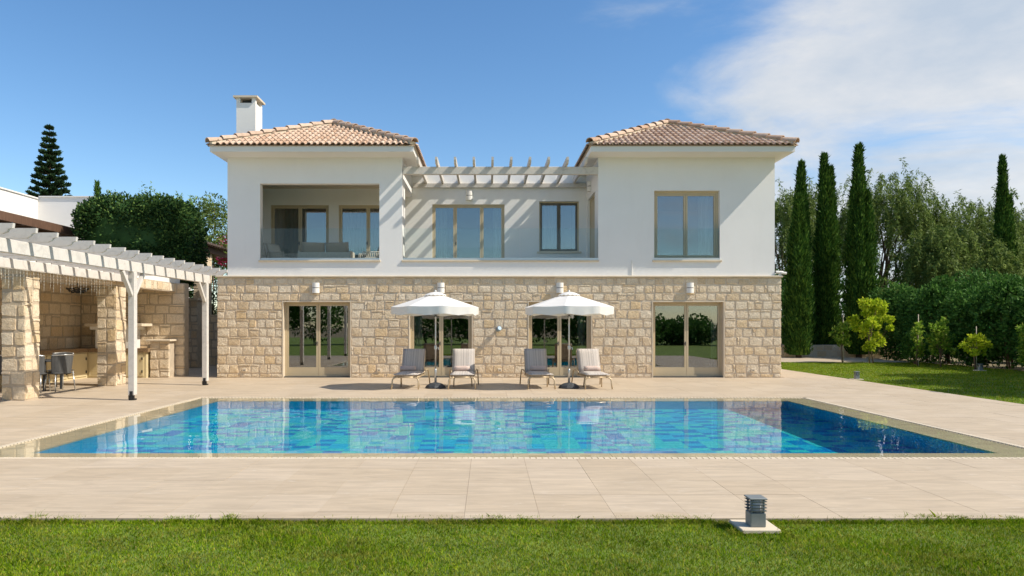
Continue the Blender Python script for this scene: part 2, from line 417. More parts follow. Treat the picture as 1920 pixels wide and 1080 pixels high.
for i, q in enumerate(cells):
    w, d = q[1] - q[0] - 2 * J, q[3] - q[2] - 2 * J
    if i < 290:
        k = (round(w, 2), round(d, 2))
        if k not in slab_cache:
            slab_cache[k] = mesh_of('paving_slab', MB().box(0, w, 0, d, -.03, 0), 'deck')
        o = bpy.data.objects.new('paving_slab', slab_cache[k]); link(o, deck, (q[0] + J, q[2] + J, rng.uniform(-.0012, .0012)))
    else:
        z = rng.uniform(-.0012, .0012)
        rest.box(q[0] + J, q[1] - J, q[2] + J, q[3] - J, -.03, z)
obj('far_paving', rest, 'deck_i', deck, kind='stuff')

# grass: blades as geometry
def blades(name, label, regions, hmin, hmax, wid, mat='grassblade', clump=True):
    Vs = []; 
    for (x0, x1, y0, y1, n, hf) in [tuple(q) + (1.0,) * (6 - len(q)) for q in regions]:
        x = nr.uniform(x0, x1, n); y = nr.uniform(y0, y1, n)
        h = hf * nr.uniform(hmin, hmax, n) * (0.75 + .5 * (np.sin(x * 3.1 + np.sin(y * 2.3) * 2) * .5 + .5) * (np.sin(y * 4.3 + x * 1.7) * .5 + .5))
        h = np.where(nr.random(n) < .012, h * 1.8, h)
        a = nr.uniform(0, 2 * np.pi, n); l = nr.uniform(.15, 1.0, n) * h; b = nr.uniform(0, 2 * np.pi, n)
        w = wid * nr.uniform(.6, 1.3, n)
        p = np.stack([x, y, np.full(n, -.036)], 1)
        sdv = np.stack([np.cos(a), np.sin(a), np.zeros(n)], 1) * w[:, None]
        mid = p + np.stack([np.cos(b) * l * .35, np.sin(b) * l * .35, h * .6], 1)
        tip = p + np.stack([np.cos(b) * l, np.sin(b) * l, h * nr.uniform(.75, 1.0, n)], 1)
        Vs.append(np.stack([p - sdv, p + sdv, mid + sdv * .7, tip, mid - sdv * .7], 1).reshape(-1, 3))
    V = np.concatenate(Vs); k = len(V) // 5
    F = np.arange(k * 5, dtype=np.int32).reshape(-1, 5)
    o = bpy.data.objects.new(name, np_mesh(name, V, F, mat)); link(o); tag(o, label, 'grass'); o['kind'] = 'stuff'
    return o
edge = []
for k in range(110):                                  # ragged strip where grass creeps over the paving
    x0 = -6.2 + k * .117
    if 1.90 < x0 + .06 < 2.36: continue
    o_ = .03 + .05 * (math.sin(x0 * 1.9) * .5 + .5) * (math.sin(x0 * 5.3 + 1) * .5 + .5) + .05 * rng.random()
    edge.append((x0, x0 + .13, FY - .06, FY + o_, int(2300 * (o_ + .06)), rng.uniform(1.1, 1.8)))
    if rng.random() < .3: edge.append((x0, x0 + .08, FY - .03, FY + .02, 7, 2.1))
for (a, b_) in ((1.90, 1.985), (2.285, 2.37)): edge.append((a, b_, 5.5, FY + .03, 420, 1.3))
edge.append((1.95, 2.33, 5.50, 5.575, 240, 1.1))
def lawn_rects():                                     # keep the grass off the bollard's pad
    return sub_rect((-6.2, 6.7, 3.4, FY - .02), (1.97, 2.31, 5.5, 5.99))
regs = [(r[0], r[1], r[2], r[3], int((r[1] - r[0]) * (r[3] - r[2]) * 8200)) for r in lawn_rects()]
blades('grass', 'short bright green lawn grass with straw tips in front of the paving', regs + edge, .016, .038, .0026)
blades('grass', 'mown green lawn grass between the terrace and the shrubs', [(11.02, 19.5, 8.5, 32.0, 120000), (11.0, 11.12, 8.5, 32, 6000)], .035, .06, .006)

# ------------------------------------------------------------------ pool
pool = struct('pool', MB().box(LX0, LX1, LY0, LY1, -1.75, -1.6), 'grout')
def recv(o): o.cycles.is_caustics_receiver = True; return o
D = -1.5
recv(obj('pool_wall', MB().box(PX0 - .2, PX0, PY0, PY1, D - .1, -.16), 'mo_w', pool))
recv(obj('pool_wall', MB().box(PX1, PX1 + .2, PY0, PY1, D - .1, -.16), 'mo_w', pool))
recv(obj('pool_wall', MB().box(PX0 - .2, PX1 + .2, PY1, PY1 + .2, D - .1, -.16), 'mo_w', pool))
recv(obj('pool_wall', MB().box(PX0 - .2, PX1 + .2, PY0 - .2, PY0, D - .1, -.16), 'mo_w', pool))
recv(obj('pool_bed', MB().box(PX0, PX1, PY0, PY1, D - .09, D - .006), 'mo_w', pool))
nx, ny = 44, 33; tw, td = (PX1 - PX0) / nx, (PY1 - PY0) / ny
sheets = {k: mesh_of('mosaic_sheet', MB().box(.004, tw - .004, .004, td - .004, -.005, 0), k) for k in ('mo_t', 'mo_l', 'mo_d')}
far = {k: MB() for k in sheets}; cnt = 0
for j in range(ny):
    for i in range(nx):
        r = rng.random()
        k = ('mo_d' if r < .42 else 'mo_l' if r < .75 else 'mo_t') if (i + j) % 2 == 0 else ('mo_t' if r < .55 else 'mo_l' if r < .93 else 'mo_d')
        if cnt < 296:
            o = bpy.data.objects.new('mosaic_sheet', sheets[k]); link(o, pool, (PX0 + i * tw, PY0 + j * td, D)); recv(o)
        else: far[k].box(PX0 + i * tw + .004, PX0 + (i + 1) * tw - .004, PY0 + j * td + .004, PY0 + (j + 1) * td - .004, D - .005, D)
        cnt += 1
for k in far: recv(obj('far_mosaic', far[k], k, pool, kind='stuff'))
def coping(x0, x1, y0, y1, along):
    n = max(1, round(((x1 - x0) if along == 'x' else (y1 - y0)) / .62))
    for i in range(n):
        if along == 'x': a = (x0 + (x1 - x0) * i / n + .002, x0 + (x1 - x0) * (i + 1) / n - .002, y0, y1)
        else: a = (x0, x1, y0 + (y1 - y0) * i / n + .002, y0 + (y1 - y0) * (i + 1) / n - .002)
        recv(obj('coping_stone', MB().box(*a, -.16, -.034 + rng.uniform(-.001, .001)), 'coping', pool))
coping(LX0, LX1, LY0, PY0, 'x'); coping(LX0, LX1, PY1, LY1, 'x')
coping(LX0, PX0, PY0, PY1, 'y'); coping(PX1, LX1, PY0, PY1, 'y')
# overflow grate round the edge: narrow slats over a dark channel
obj('channel', sheet(sub_rect((GX0, GX1, GY0, GY1), (LX0, LX1, LY0, LY1)), -.1), 'grout', pool)
gr = MB(); pitch = .075
for k in range(int((GX1 - GX0) / pitch)):
    x = GX0 + k * pitch
    gr.box(x + .008, x + pitch - .008, GY0, LY0, -.022, -.001); gr.box(x + .008, x + pitch - .008, LY1, GY1, -.022, -.001)
for k in range(int((LY1 - LY0) / pitch)):
    y = LY0 + k * pitch
    gr.box(GX0, LX0, y + .008, y + pitch - .008, -.022, -.001); gr.box(LX1, GX1, y + .008, y + pitch - .008, -.022, -.001)
obj('overflow_grate', gr, 'trim', pool, kind='stuff')
# water: one sheet with fine ripples
wx, wy = 300, 170
gx, gy = np.meshgrid(np.linspace(LX0 + .002, LX1 - .002, wx), np.linspace(LY0 + .002, LY1 - .002, wy))
gz = np.zeros_like(gx); wr = np.random.default_rng(3)
for k in range(26):
    a = wr.uniform(0, 2 * np.pi); lam = wr.uniform(.28, 1.3); ph = wr.uniform(0, 6.28)
    gz += .00020 * lam * np.sin((gx * np.cos(a) + gy * np.sin(a)) * 2 * np.pi / lam + ph)
idx = np.arange(wx * wy).reshape(wy, wx)
F = np.stack([idx[:-1, :-1], idx[:-1, 1:], idx[1:, 1:], idx[1:, :-1]], -1).reshape(-1, 4)
wme = np_mesh('water', np.stack([gx, gy, gz - .012], -1).reshape(-1, 3), F, 'water')
wme.polygons.foreach_set('use_smooth', [True] * len(wme.polygons))
water = bpy.data.objects.new('water', wme); link(water); water['kind'] = 'structure'; water.cycles.is_caustics_caster = True

# ------------------------------------------------------------------ stonework
def stone_shape(u0, u1, z0, z1, r):
    """one dressed block in (u, out, z): outline with worn corners, pillowed rough face"""
    w, h = u1 - u0, z1 - z0; j = min(.030, w * .13, h * .13); q = lambda: r.uniform(0, j)
    um, zm = (u0 + u1) / 2 + r.uniform(-.2, .2) * w, (z0 + z1) / 2 + r.uniform(-.2, .2) * h
    ring = [(u0 + q(), z0 + q()), (um, z0 + q() * .6), (u1 - q(), z0 + q()), (u1 - q() * .6, zm), (u1 - q(), z1 - q()), (um, z1 - q() * .6), (u0 + q(), z1 - q()), (u0 + q() * .6, zm)]
    cu, cz = sum(a for a, _ in ring) / 8, sum(b for _, b in ring) / 8
    lift = r.uniform(-.004, .012); vs = [(a, -.05, b) for a, b in ring]
    ins = min(.014, w * .15, h * .15)
    for a, b in ring:
        f = 1 - ins / max(.03, math.hypot(a - cu, b - cz)); vs.append((cu + (a - cu) * f, .008 + lift + r.uniform(-.004, .004), cz + (b - cz) * f))
    vs.append((cu + r.uniform(-.15, .15) * w, .012 + lift + r.uniform(-.004, .006), cz + r.uniform(-.15, .15) * h))
    fs = [(i, (i + 1) % 8, 8 + (i + 1) % 8, 8 + i) for i in range(8)] + [(8 + i, 8 + (i + 1) % 8, 16) for i in range(8)]
    return vs, fs
def lay(u0, u1, z0, z1, r, cz=None, holes=(), wmin=.25, wmax=.47, rowh=.285):
    """courses of blocks with odd filler stones; gives [(u0,u1,z0,z1)] and fillers"""
    if cz is None:
        n = max(1, round((z1 - z0) / rowh)); cz = [z0 + (z1 - z0) * k / n + (r.uniform(-.03, .03) if 0 < k < n else 0) for k in range(n + 1)]
    big, small = [], []; g = .008
    for a, b in zip(cz, cz[1:]):
        spans = [(u0, u1)]
        for h in holes:
            if h[2] < b - .01 and h[3] > a + .01:
                spans = [s for sp in spans for s in ((sp[0], min(sp[1], h[0])), (max(sp[0], h[1]), sp[1])) if s[1] - s[0] > .03]
        for (s0, s1) in spans:
            u = s0
            while u < s1 - .02:
                w = r.uniform(wmin, wmax)
                if s1 - u - w < wmin * .7: w = s1 - u if s1 - u < wmax * 1.15 else (s1 - u) / 2
                t = r.random(); z0_, z1_ = a + g / 2, b - g / 2
                if t < .16 and b - a > .2:
                    k = r.uniform(.045, .075); small.append((u + g / 2, u + w - g / 2, b - k + g / 2, z1_)); z1_ = b - k - g / 2
                    big.append((u + g / 2, u + w - g / 2, z0_, z1_))
                elif t < .28 and w > .3:
                    k = r.uniform(.05, .08); small.append((u + g / 2, u + k - g / 2, z0_, (a + b) / 2 - g / 2)); small.append((u + g / 2, u + k - g / 2, (a + b) / 2 + g / 2, z1_))
                    big.append((u + k + g / 2, u + w - g / 2, z0_, z1_))
                else: big.append((u + g / 2, u + w - g / 2, z0_, z1_))
                u += w
    out = []; big.sort(key=lambda q: (q[2], q[0]))
    for q in big:
        out.append((q[0], q[1], q[2] + r.uniform(-.004, .012), q[3] - r.uniform(-.004, .014)))
    return out, small
def place_stones(rects, o, ud, nd, r):
    """stone solids on a wall: o origin, ud along, nd outward"""
    out = []
    ud, nd, o = Vector(ud), Vector(nd), Vector(o); flip = ud.cross(Vector((0, 0, 1))).dot(nd) < 0
    for q in rects:
        vs, fs = stone_shape(*q, r)
        vs = [o + ud * a + nd * d + Vector((0, 0, z)) for a, d, z in vs]
        if flip: fs = [f[::-1] for f in fs]
        out.append((vs, fs, (q[1] - q[0]) * (q[3] - q[2])))
    return out
def put_stones(parent, indiv, stuff, limit=295):
    indiv = sorted(indiv, key=lambda s: -s[2])
    for vs, fs, _ in indiv[:limit]: obj('stone', (vs, fs), 'stone', parent)
    mb = MB()
    for vs, fs, _ in indiv[limit:] + stuff: mb.add(vs, fs)
    if mb.v: obj('filler_stones', mb, 'stone_i', parent, kind='stuff')

# ------------------------------------------------------------------ villa
HY = 22.2
villa = thing('villa', 'two storey white villa with stone ground floor and two tiled hipped roofs', 'house', (.35, HY, 0))
DOORS = [(-6.42, -4.28), (-2.47, -.48), (1.25, 3.25), (5.13, 7.38)]
dh = [(a, b, 0, 2.39) for a, b in DOORS]
X0, X1 = -8.47, 9.17
mort = MB().wall(X0 + .02, X1 - .02, 0, 3.13, HY + .022, HY + .42, [(a, b, 0, 2.39) for a, b in DOORS])
mort.box(X0 + .02, X0 + .4, HY + .42, 31, 0, 3.13).box(X1 - .4, X1 - .02, HY + .42, 31, 0, 3.13).box(X0 + .4, X1 - .4, 30.7, 31, 0, 3.13)
sw = obj('stone_wall', mort, 'mortar', villa)
sr = random.Random(11)
CZ = [0, .13, .42, .70, .98, 1.27, 1.55, 1.83, 2.11, 2.40, 2.64, 2.90, 3.13]
big, small = lay(X0, X1, 0, 3.13, sr, CZ, [(a, b, 0, 2.395) for a, b in DOORS], .23, .43)
ind = place_stones(big, (0, HY + .015, 0), (1, 0, 0), (0, -1, 0), sr); st = place_stones(small, (0, HY + .015, 0), (1, 0, 0), (0, -1, 0), sr)
for (xw, nd) in ((X0 + .02, (-1, 0, 0)), (X1 - .02, (1, 0, 0))):
    b2, s2 = lay(HY, 26.5, 0, 3.13, sr, CZ); st += place_stones(b2 + s2, (xw, 0, 0), (0, 1, 0), nd, sr)
put_stones(sw, ind, st)
for a, b in DOORS:
    rv = MB()                                    # dressed reveals and lintel soffit, a little inside the opening
    rv.box(a - .006, a + .025, HY - .004, HY + .40, 0, 2.36).box(b - .025, b + .006, HY - .004, HY + .40, 0, 2.36).box(a - .006, b + .006, HY - .004, HY + .40, 2.36, 2.397)
    obj('door_surround', rv, 'trim', villa)
obj('string_course', MB().box(X0 - .03, X1 + .03, HY - .055, HY + .5, 3.13, 3.185, .012), 'trim', villa)

UY = HY + .05
up = MB()
up.wall(-8.15, -2.68, 3.185, 6.88, UY, UY + .25, [(-7.13, -3.40, 3.62, 6.07)])
up.box(-3.4, -2.68, UY + .25, UY + .70, 3.62, 6.88)                                  # corner pier is deep
up.box(-2.93, -2.68, UY + .70, 25.0, 6.15, 6.88)                                     # side beam over the open loggia end
up.box(-8.15, -7.9, UY + .25, 31, 3.185, 6.88)
up.wall(-2.68, 3.45, 3.185, 3.62, UY, UY + .25)
up.wall(3.45, 8.97, 3.185, 6.88, UY, UY + .25, [(5.2, 7.25, 3.62, 5.85)])
up.box(3.45, 3.7, UY + .25, 23.0, 3.185, 6.88); up.box(3.45, 3.7, 24.6, 25.0, 3.185, 6.88); up.box(3.45, 3.7, 23.0, 24.6, 5.96, 6.88)
up.box(8.72, 8.97, UY + .25, 31, 3.185, 6.88)
UW = [(-7.64, -5.6, 3.5, 5.87), (-5.25, -3.2, 3.5, 5.87), (-1.96, .58, 3.5, 5.89), (1.8, 3.2, 4.23, 6.0)]
up.wall(-7.9, 3.45, 3.185, 6.44, 25.0, 25.25, UW)
up.box(-2.93, 3.45, 25.0, 25.25, 6.44, 7.05)
up.box(-8.15, 8.97, 30.75, 31, 3.185, 6.88)
up.box(3.45, 3.7, 25.0, 30.75, 3.185, 6.88); up.box(-2.93, -2.68, 25.25, 30.75, 3.185, 6.88)
obj('upper_wall', up, 'stucco', villa)
obj('floor_slab', MB().box(-7.9, 3.45, UY + .25, 30.7, 3.2, 3.5).box(3.7, 8.72, UY + .25, 30.7, 3.2, 3.5), 'trim', villa)
obj('ceiling', MB().box(-7.9, -2.93, UY + .25, 25.0, 6.44, 6.5).box(-7.9, -2.93, 25.25, 30.7, 6.44, 6.5), noisy('loggia_ceiling_beige', (.60, .52, .41), .03, 1, .85), villa)  # ceiling in a darker, warmer tone than the wall stucco
obj('flat_roof', MB().box(-2.68, 3.45, 25.25, 31, 6.9, 7.04), 'stucco', villa)
# rooms behind the glass
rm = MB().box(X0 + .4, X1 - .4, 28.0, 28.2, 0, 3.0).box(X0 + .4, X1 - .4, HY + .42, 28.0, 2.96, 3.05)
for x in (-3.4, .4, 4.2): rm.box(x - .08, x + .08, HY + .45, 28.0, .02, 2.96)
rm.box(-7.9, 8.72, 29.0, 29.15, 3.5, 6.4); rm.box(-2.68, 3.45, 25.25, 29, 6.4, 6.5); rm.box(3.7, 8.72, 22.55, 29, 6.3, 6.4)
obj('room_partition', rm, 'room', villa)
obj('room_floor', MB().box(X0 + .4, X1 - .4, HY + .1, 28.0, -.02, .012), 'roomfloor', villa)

def opening(kind, x0, x1, z0, z1, y, n, rail, handle=True, splits=None, parent=villa, fw=.048, leafmat='frame'):
    """frame (the part) with a leaf, pane and handle for each light"""
    fr = MB().box(x0, x0 + fw, y, y + .10, z0, z1).box(x1 - fw, x1, y, y + .10, z0, z1).box(x0 + fw, x1 - fw, y, y + .10, z1 - fw, z1).box(x0 + fw, x1 - fw, y, y + .10, z0, z0 + .035)
    part = obj(kind, fr, 'frame', parent)
    xs_ = splits or [x0 + fw + (x1 - x0 - 2 * fw) * k / n for k in range(n + 1)]
    for k in range(len(xs_) - 1):
        a, b = xs_[k] + .004, xs_[k + 1] - .004; sw_ = .06; zb, zt = z0 + .04, z1 - fw - .004
        lf = MB().box(a, a + sw_, y + .018, y + .075, zb, zt).box(b - sw_, b, y + .018, y + .075, zb, zt)
        lf.box(a + sw_, b - sw_, y + .018, y + .075, zt - sw_, zt).box(a + sw_, b - sw_, y + .018, y + .075, zb, zb + rail)
        obj('leaf', lf, leafmat, part)
        obj('pane', MB().box(a + sw_ - .004, b - sw_ + .004, y + .040, y + .052, zb + rail - .004, zt - sw_ + .004), 'glass', part)
        if handle and k == (len(xs_) - 2) // 2:
            hx = b - sw_ / 2 if len(xs_) == 3 else a + sw_ / 2; hz = z0 + (1.03 if z1 - z0 > 2 else .7)
            obj('handle', MB().box(hx - .012, hx + .012, y + .004, y + .018, hz - .06, hz + .06).box(hx - .05, hx + .01, y - .022, y - .008, hz - .008, hz + .010).box(hx - .008, hx + .008, y - .01, y + .006, hz - .006, hz + .008), 'charcoal', part)
    return part
for a, b in DOORS:
    opening('glass_door', a + .027, b - .027, .03, 2.358, HY + .2, 2, .24)
    obj('threshold', MB().box(a + .027, b - .027, HY + .05, HY + .4, .001, .03), 'charcoal', villa)
for i, (a, b, c, d) in enumerate(UW):
    if i < 2: opening('glass_door', a, b, c, d, 25.06, 2, .16)
    elif i == 2: opening('glass_door', a, b, c, d, 25.04, 3, .08, splits=[a + .048, a + .80, b - .80, b - .048])
    else: opening('window', a, b, c, d, 25.10, 2, .06, False, leafmat=noisy('dark_olive_frame', (.13, .115, .085), .05, 2, .5))
obj('window_sill', MB().box(1.72, 3.28, 24.94, 25.1, 4.17, 4.228), 'trim', villa)
opening('window', 5.2, 7.25, 3.66, 5.848, UY + .14, 2, .14, False, fw=.075)
obj('side_door', MB().box(3.52, 3.6, 23.0, 23.07, 3.5, 5.96).box(3.52, 3.6, 24.53, 24.6, 3.5, 5.96).box(3.52, 3.6, 23.07, 24.53, 5.89, 5.96).box(3.545, 3.575, 23.07, 24.53, 3.5, 5.89), 'frame', villa)
# sills of loggia, balcony and window
for (a, b, p) in ((-7.17, -3.36, .05), (-2.70, 3.47, .04), (5.14, 7.31, .05)):
    obj('sill', MB().box(a, b, UY - p, UY + .30, 3.62, 3.678, .008), 'trim', villa)
# glass balustrades, panel by panel, in a slim shoe
def balustrade(x0, x1, cuts, y):
    b = obj('balustrade', MB().box(x0, x1, y - .035, y + .045, 3.678, 3.745), 'steel', villa)
    xs_ = [x0] + cuts + [x1]
    for p, q in zip(xs_, xs_[1:]): obj('glass_panel', MB().box(p + .006, q - .006, y - .006, y + .006, 3.74, 4.675), 'rail_glass', b)
balustrade(-7.13, -3.4, [-5.27], UY + .06); balustrade(-2.68, 3.45, [-1.1, 1.0, 2.2], UY + .06); balustrade(5.2, 7.25, [], UY + .04)

# roofs ------------------------------------------------------------
TW, TE = .182, .365
prof = []                                             # S-shaped clay tile: pan then barrel
for k in range(3): prof.append((-.091 + .03 * k, .004 + .006 * abs(k - 1)))
for k in range(7):
    t = math.pi - math.pi * k / 6; prof.append((.031 + .062 * math.cos(t), .012 + .052 * math.sin(t)))
def tile_shape(L=TE + .05, lift=.026, taper=.9):
    n = len(prof); vs = []
    for v, sc_, up_ in ((0, 1, lift), (L, taper, 0.0)):
        for (u, h) in prof: vs.append((u * sc_, v, h + up_))
    for (u, h) in prof: vs.append((u, 0, h * .78 + lift - .012))
    fs = [(i, i + 1, n + i + 1, n + i) for i in range(n - 1)] + [(2 * n + i, 2 * n + i + 1, i + 1, i) for i in range(n - 1)]
    return vs, fs
TV, TF = tile_shape()
tile_mesh = mesh_of('roof_tile', (TV, TF), 'tile'); TVn, TFn = np.array(TV), TF
def cap_shape(L=.52, r0=.145, r1=.115):
    vs = []; fs = []; n = 8
    for v, r_, up_ in ((0, r0, .03), (L, r1, 0.0), (0, r0 * .86, .026)):
        for k in range(n): t = math.pi * k / (n - 1); vs.append((r_ * math.cos(t), v, r_ * math.sin(t) * .9 + up_ - .035))
    fs = [(i + 1, i, n + i, n + i + 1) for i in range(n - 1)] + [(i, i + 1, 2 * n + i + 1, 2 * n + i) for i in range(n - 1)]
    return vs, fs
cap_mesh = mesh_of('hip_tile', cap_shape(), 'tile')
def frame_m(o, u, v):
    u, v = Vector(u).normalized(), Vector(v).normalized(); n = u.cross(v).normalized()
    return Matrix(((u.x, v.x, n.x, o.x), (u.y, v.y, n.y, o.y), (u.z, v.z, n.z, o.z), (0, 0, 0, 1)))
EY = HY - .78; EZ = 7.06
def hip_roof(x0, x1, yb, zr):
    cx = (x0 + x1) / 2; hw = (x1 - x0) / 2; ya, ye = EY + hw, yb - hw
    A, B = Vector((cx, ya, zr)), Vector((cx, ye, zr))
    P = [Vector((x0, EY, EZ)), Vector((x1, EY, EZ)), Vector((x1, yb, EZ)), Vector((x0, yb, EZ))]
    eave = MB().box(x0 + .05, x1 - .05, EY + .05, yb - .05, 6.88, 7.045)
    obj('eave', eave, 'soffit', villa)
    mb = MB(); mb.add([p - Vector((0, 0, .01)) for p in P] + [A, B], [(0, 1, 4), (1, 2, 5, 4), (2, 3, 5), (3, 0, 4, 5), (3, 2, 1, 0)])
    roof = obj('roof', mb, 'grout', villa)
    rel = Vector()
    slopes = [(P[0], P[1], [A], True), (P[1], P[2], [A, B], False), (P[2], P[3], [B], False), (P[3], P[0], [B, A], False)]
    single = []; fieldV = []; fieldF = []
    for (a, b, top, front) in slopes:
        u = (b - a).normalized(); L = (b - a).length
        inn = Vector((-u.y, u.x, 0)); v = (inn * hw + Vector((0, 0, zr - EZ))).normalized(); SLn = math.hypot(hw, zr - EZ)
        ncol = int(L / TW); off = (L - ncol * TW) / 2; nrow = int(SLn / TE) + 1
        for r_ in range(nrow):
            s = r_ * TE - .05
            for c_ in range(ncol):
                p = off + (c_ + .5) * TW; marg = (s + TE * .45) / SLn * hw
                if p < marg + .02 or p > L - marg - .02 or s > SLn - .15: continue
                o_ = a + u * p + v * s + u.cross(v) * .012
                m4 = frame_m(o_, u, v) @ Matrix.Rotation(rng.uniform(-.012, .012), 4, 'Z')
                if front: single.append((r_, m4))
                else:
                    W = np.array(m4); q = TVn @ W[:3, :3].T + W[:3, 3]; k0 = len(fieldV) * len(TV)
                    fieldV.append(q); fieldF += [tuple(i + k0 for i in f) for f in TFn]
    single.sort(key=lambda t: t[0])
    for k, (r_, m4) in enumerate(single):
        if k < 148:
            o = bpy.data.objects.new('roof_tile', tile_mesh); link(o, roof); o.matrix_local = m4
        else:
            W = np.array(m4); q = TVn @ W[:3, :3].T + W[:3, 3]; k0 = len(fieldV) * len(TV)
            fieldV.append(q); fieldF += [tuple(i + k0 for i in f) for f in TFn]
    o = bpy.data.objects.new('tile_field', np_mesh('tile_field', np.concatenate(fieldV), fieldF, 'tile_i')); link(o, roof); o['kind'] = 'stuff'
    for (c, t, n) in ((P[0], A, 10), (P[1], A, 10), (P[2], B, 10), (P[3], B, 10), (A, B, max(1, int((B - A).length / .47)))):
        d = (t - c); u = Vector((d.y, -d.x, 0)).normalized()
        bed = MB().obox(c + d.normalized() * .1 + Vector((0, 0, .045)), t + Vector((0, 0, .04)), .2, .09); obj('mortar_bed', bed, 'trim', roof)
        for k in range(n):
            o = bpy.data.objects.new('hip_tile', cap_mesh); link(o, roof)
            o.matrix_local = frame_m(c + d * (k / n) + Vector((0, 0, .105)), u, d) @ Matrix.Rotation(rng.uniform(-.03, .03), 4, 'Z')
    return roof
hip_roof(-8.45, -2.2, 31.4, 8.55); hip_roof(3.06, 9.32, 31.4, 8.55)
# roof and its children keep world coordinates through the roof object's own location
ch = MB().box(-8.14, -7.52, 23.0, 23.68, 7.0, 8.83)
for (a, b, c, d) in ((-8.14, -8.02, 23.0, 23.12), (-7.64, -7.52, 23.0, 23.12), (-8.14, -8.02, 23.56, 23.68), (-7.64, -7.52, 23.56, 23.68)): ch.box(a, b, c, d, 8.83, 8.99)
chim = obj('chimney', ch, 'stucco', villa)
obj('chimney_cap', MB().box(-8.22, -7.44, 22.92, 23.76, 8.99, 9.05), 'trim', chim)
obj('chimney_flue', MB().box(-7.99, -7.67, 23.15, 23.53, 8.83, 8.95), 'black', chim)
obj('flashing', MB().box(-8.2, -7.46, 22.94, 23.74, 7.0, 7.78), 'soffit', chim) if False else None
obj('conduit', MB().tube([(4.5, UY - .02, 3.19), (4.5, UY - .02, 3.66)], .014), 'soffit', villa)
# small service plates low in the stone
for x, lab in ((-7.6, 'small service plate low in the stone wall near the pavilion corner'), (-3.4, 'small service plate low in the stone wall by the first lounger'), (.37, 'small service plate low in the stone wall below the blue spotlight'), (4.2, 'small service plate low in the stone wall by the last lounger'), (8.27, 'small service plate low in the stone wall near the cypress corner')):
    t = thing('socket_plate', lab, 'socket', (x, HY, .24), 'service plates along the stone wall')
    obj('cover', MB().box(-.065, .065, -.035, .0, -.05, .05, .008), 'trim', t, world=False)
    obj('slot', MB().box(-.03, .03, -.038, -.03, -.014, .0), 'black', t, world=False)

# curtains inside the glass
def curtain(label, x0, x1, y, z0, z1, mat='curtain', group=None):
    n = int((x1 - x0) / .018); V = []; Fq = []
    ph = rng.uniform(0, 6)
    for j, z in enumerate((z0, (z0 + z1) / 2, z1)):
        for i in range(n + 1):
            x = x0 + (x1 - x0) * i / n; V.append((x + .01 * math.sin(j * 2 + i), y + .035 * math.sin(x * 48 + ph) * (1 + .2 * j) + .01 * math.sin(x * 17), z))
    for j in range(2):
        for i in range(n): a = j * (n + 1) + i; Fq.append((a, a + 1, a + n + 2, a + n + 1))
    o = obj('curtain', (V, Fq), mat, smooth=True); tag(o, label, 'curtain', group); return o
curtain('sage green curtain drawn behind the loggia glass beside the white armchair', -7.55, -6.62, 25.32, 3.52, 5.8, 'curtain_green')
curtain('thin pale curtain edge at the middle of the first loggia door', -6.58, -6.42, 25.32, 3.52, 5.8)
curtain('sheer curtain behind the second loggia door', -5.15, -3.35, 25.45, 3.52, 5.8, 'curtain_green')
curtain('white curtain gathered at the left side of the triple balcony door', -1.85, -1.45, 25.3, 3.52, 5.8)
curtain('white curtain gathered at the right side of the triple balcony door', .18, .48, 25.3, 3.52, 5.8)
curtain('grey sheer curtain in the small balcony window', 1.9, 2.42, 25.35, 4.25, 5.95)
curtain('white curtain gathered at the right of the upper bedroom window', 6.72, 7.12, 22.7, 3.6, 5.8)
curtain('narrow white curtain at the left of the upper bedroom window', 5.28, 5.38, 22.7, 3.6, 5.8)
curtain('pale green curtain at the left of the patio door behind the parasol', -2.36, -2.1, HY + .55, .05, 2.3)
curtain('pale green curtain at the right of the patio door beside the blue wall light', 2.86, 3.12, HY + .55, .05, 2.3)
curtain('white curtain corner inside the patio door at the villa end', 7.12, 7.3, HY + .55, .05, 2.3)

# balcony pergola ---------------------------------------------------
bp = thing('balcony_pergola', 'weathered white timber pergola over the balcony between the two roofs', 'pergola', (.4, 23.6, 6.3))
obj('front_beam', MB().box(-2.66, 3.46, UY + .0, UY + .13, 6.36, 6.60, .01), 'greywood', bp)
obj('back_beam', MB().box(-2.62, 3.44, 24.9, 24.998, 6.46, 6.62, .01), 'greywood', bp)
for k in range(10):
    x = -2.16 + k * .575
    pts = [(x, 24.99, 6.604), (x, UY - .40, 6.604), (x, UY - .50, 6.70), (x, UY - .50, 6.79), (x, 24.99, 6.79)]
    obj('rafter', MB().extrude([(a - .035, b, c) for a, b, c in pts], (.07, 0, 0)), 'greywood', bp)

# wall lamps ---------------------------------------------------------
def wall_lamp(label, loc, group, rz=0):
    t = thing('wall_lamp', label, 'wall lamp', loc, group, rz)
    half = lambda z0, z1, r_: MB().extrude([(r_ * math.cos(math.pi + math.pi * k / 12), r_ * math.sin(math.pi + math.pi * k / 12) - .005, z0) for k in range(13)], (0, 0, z1 - z0))
    obj('shade', half(-.16, -.008, .115), 'soffit', t, world=False); obj('shade', half(.012, .16, .115), 'soffit', t, world=False)
    obj('band', half(-.0075, .0115, .10), 'charcoal', t, world=False)
for x, lab in ((-5.37, 'off white half round wall lamp above the patio door mirroring the posts'), (-1.47, 'off white half round wall lamp behind the parasol nearer the kitchen pavilion'),
               (2.24, 'off white half round wall lamp behind the parasol right of the blue wall light'), (6.3, 'off white half round wall lamp above the patio door at the cypress end')):
    wall_lamp(lab, (x, HY - .015, 2.80), 'half round wall lamps on the villa')
wall_lamp('off white half round wall lamp on the balcony wall above the triple door', (-.66, 25.0, 6.19), 'half round wall lamps on the villa')
wall_lamp('off white half round wall lamp on the side wall at the balcony end', (3.45, 23.9, 6.3), 'half round wall lamps on the villa', R(-90))
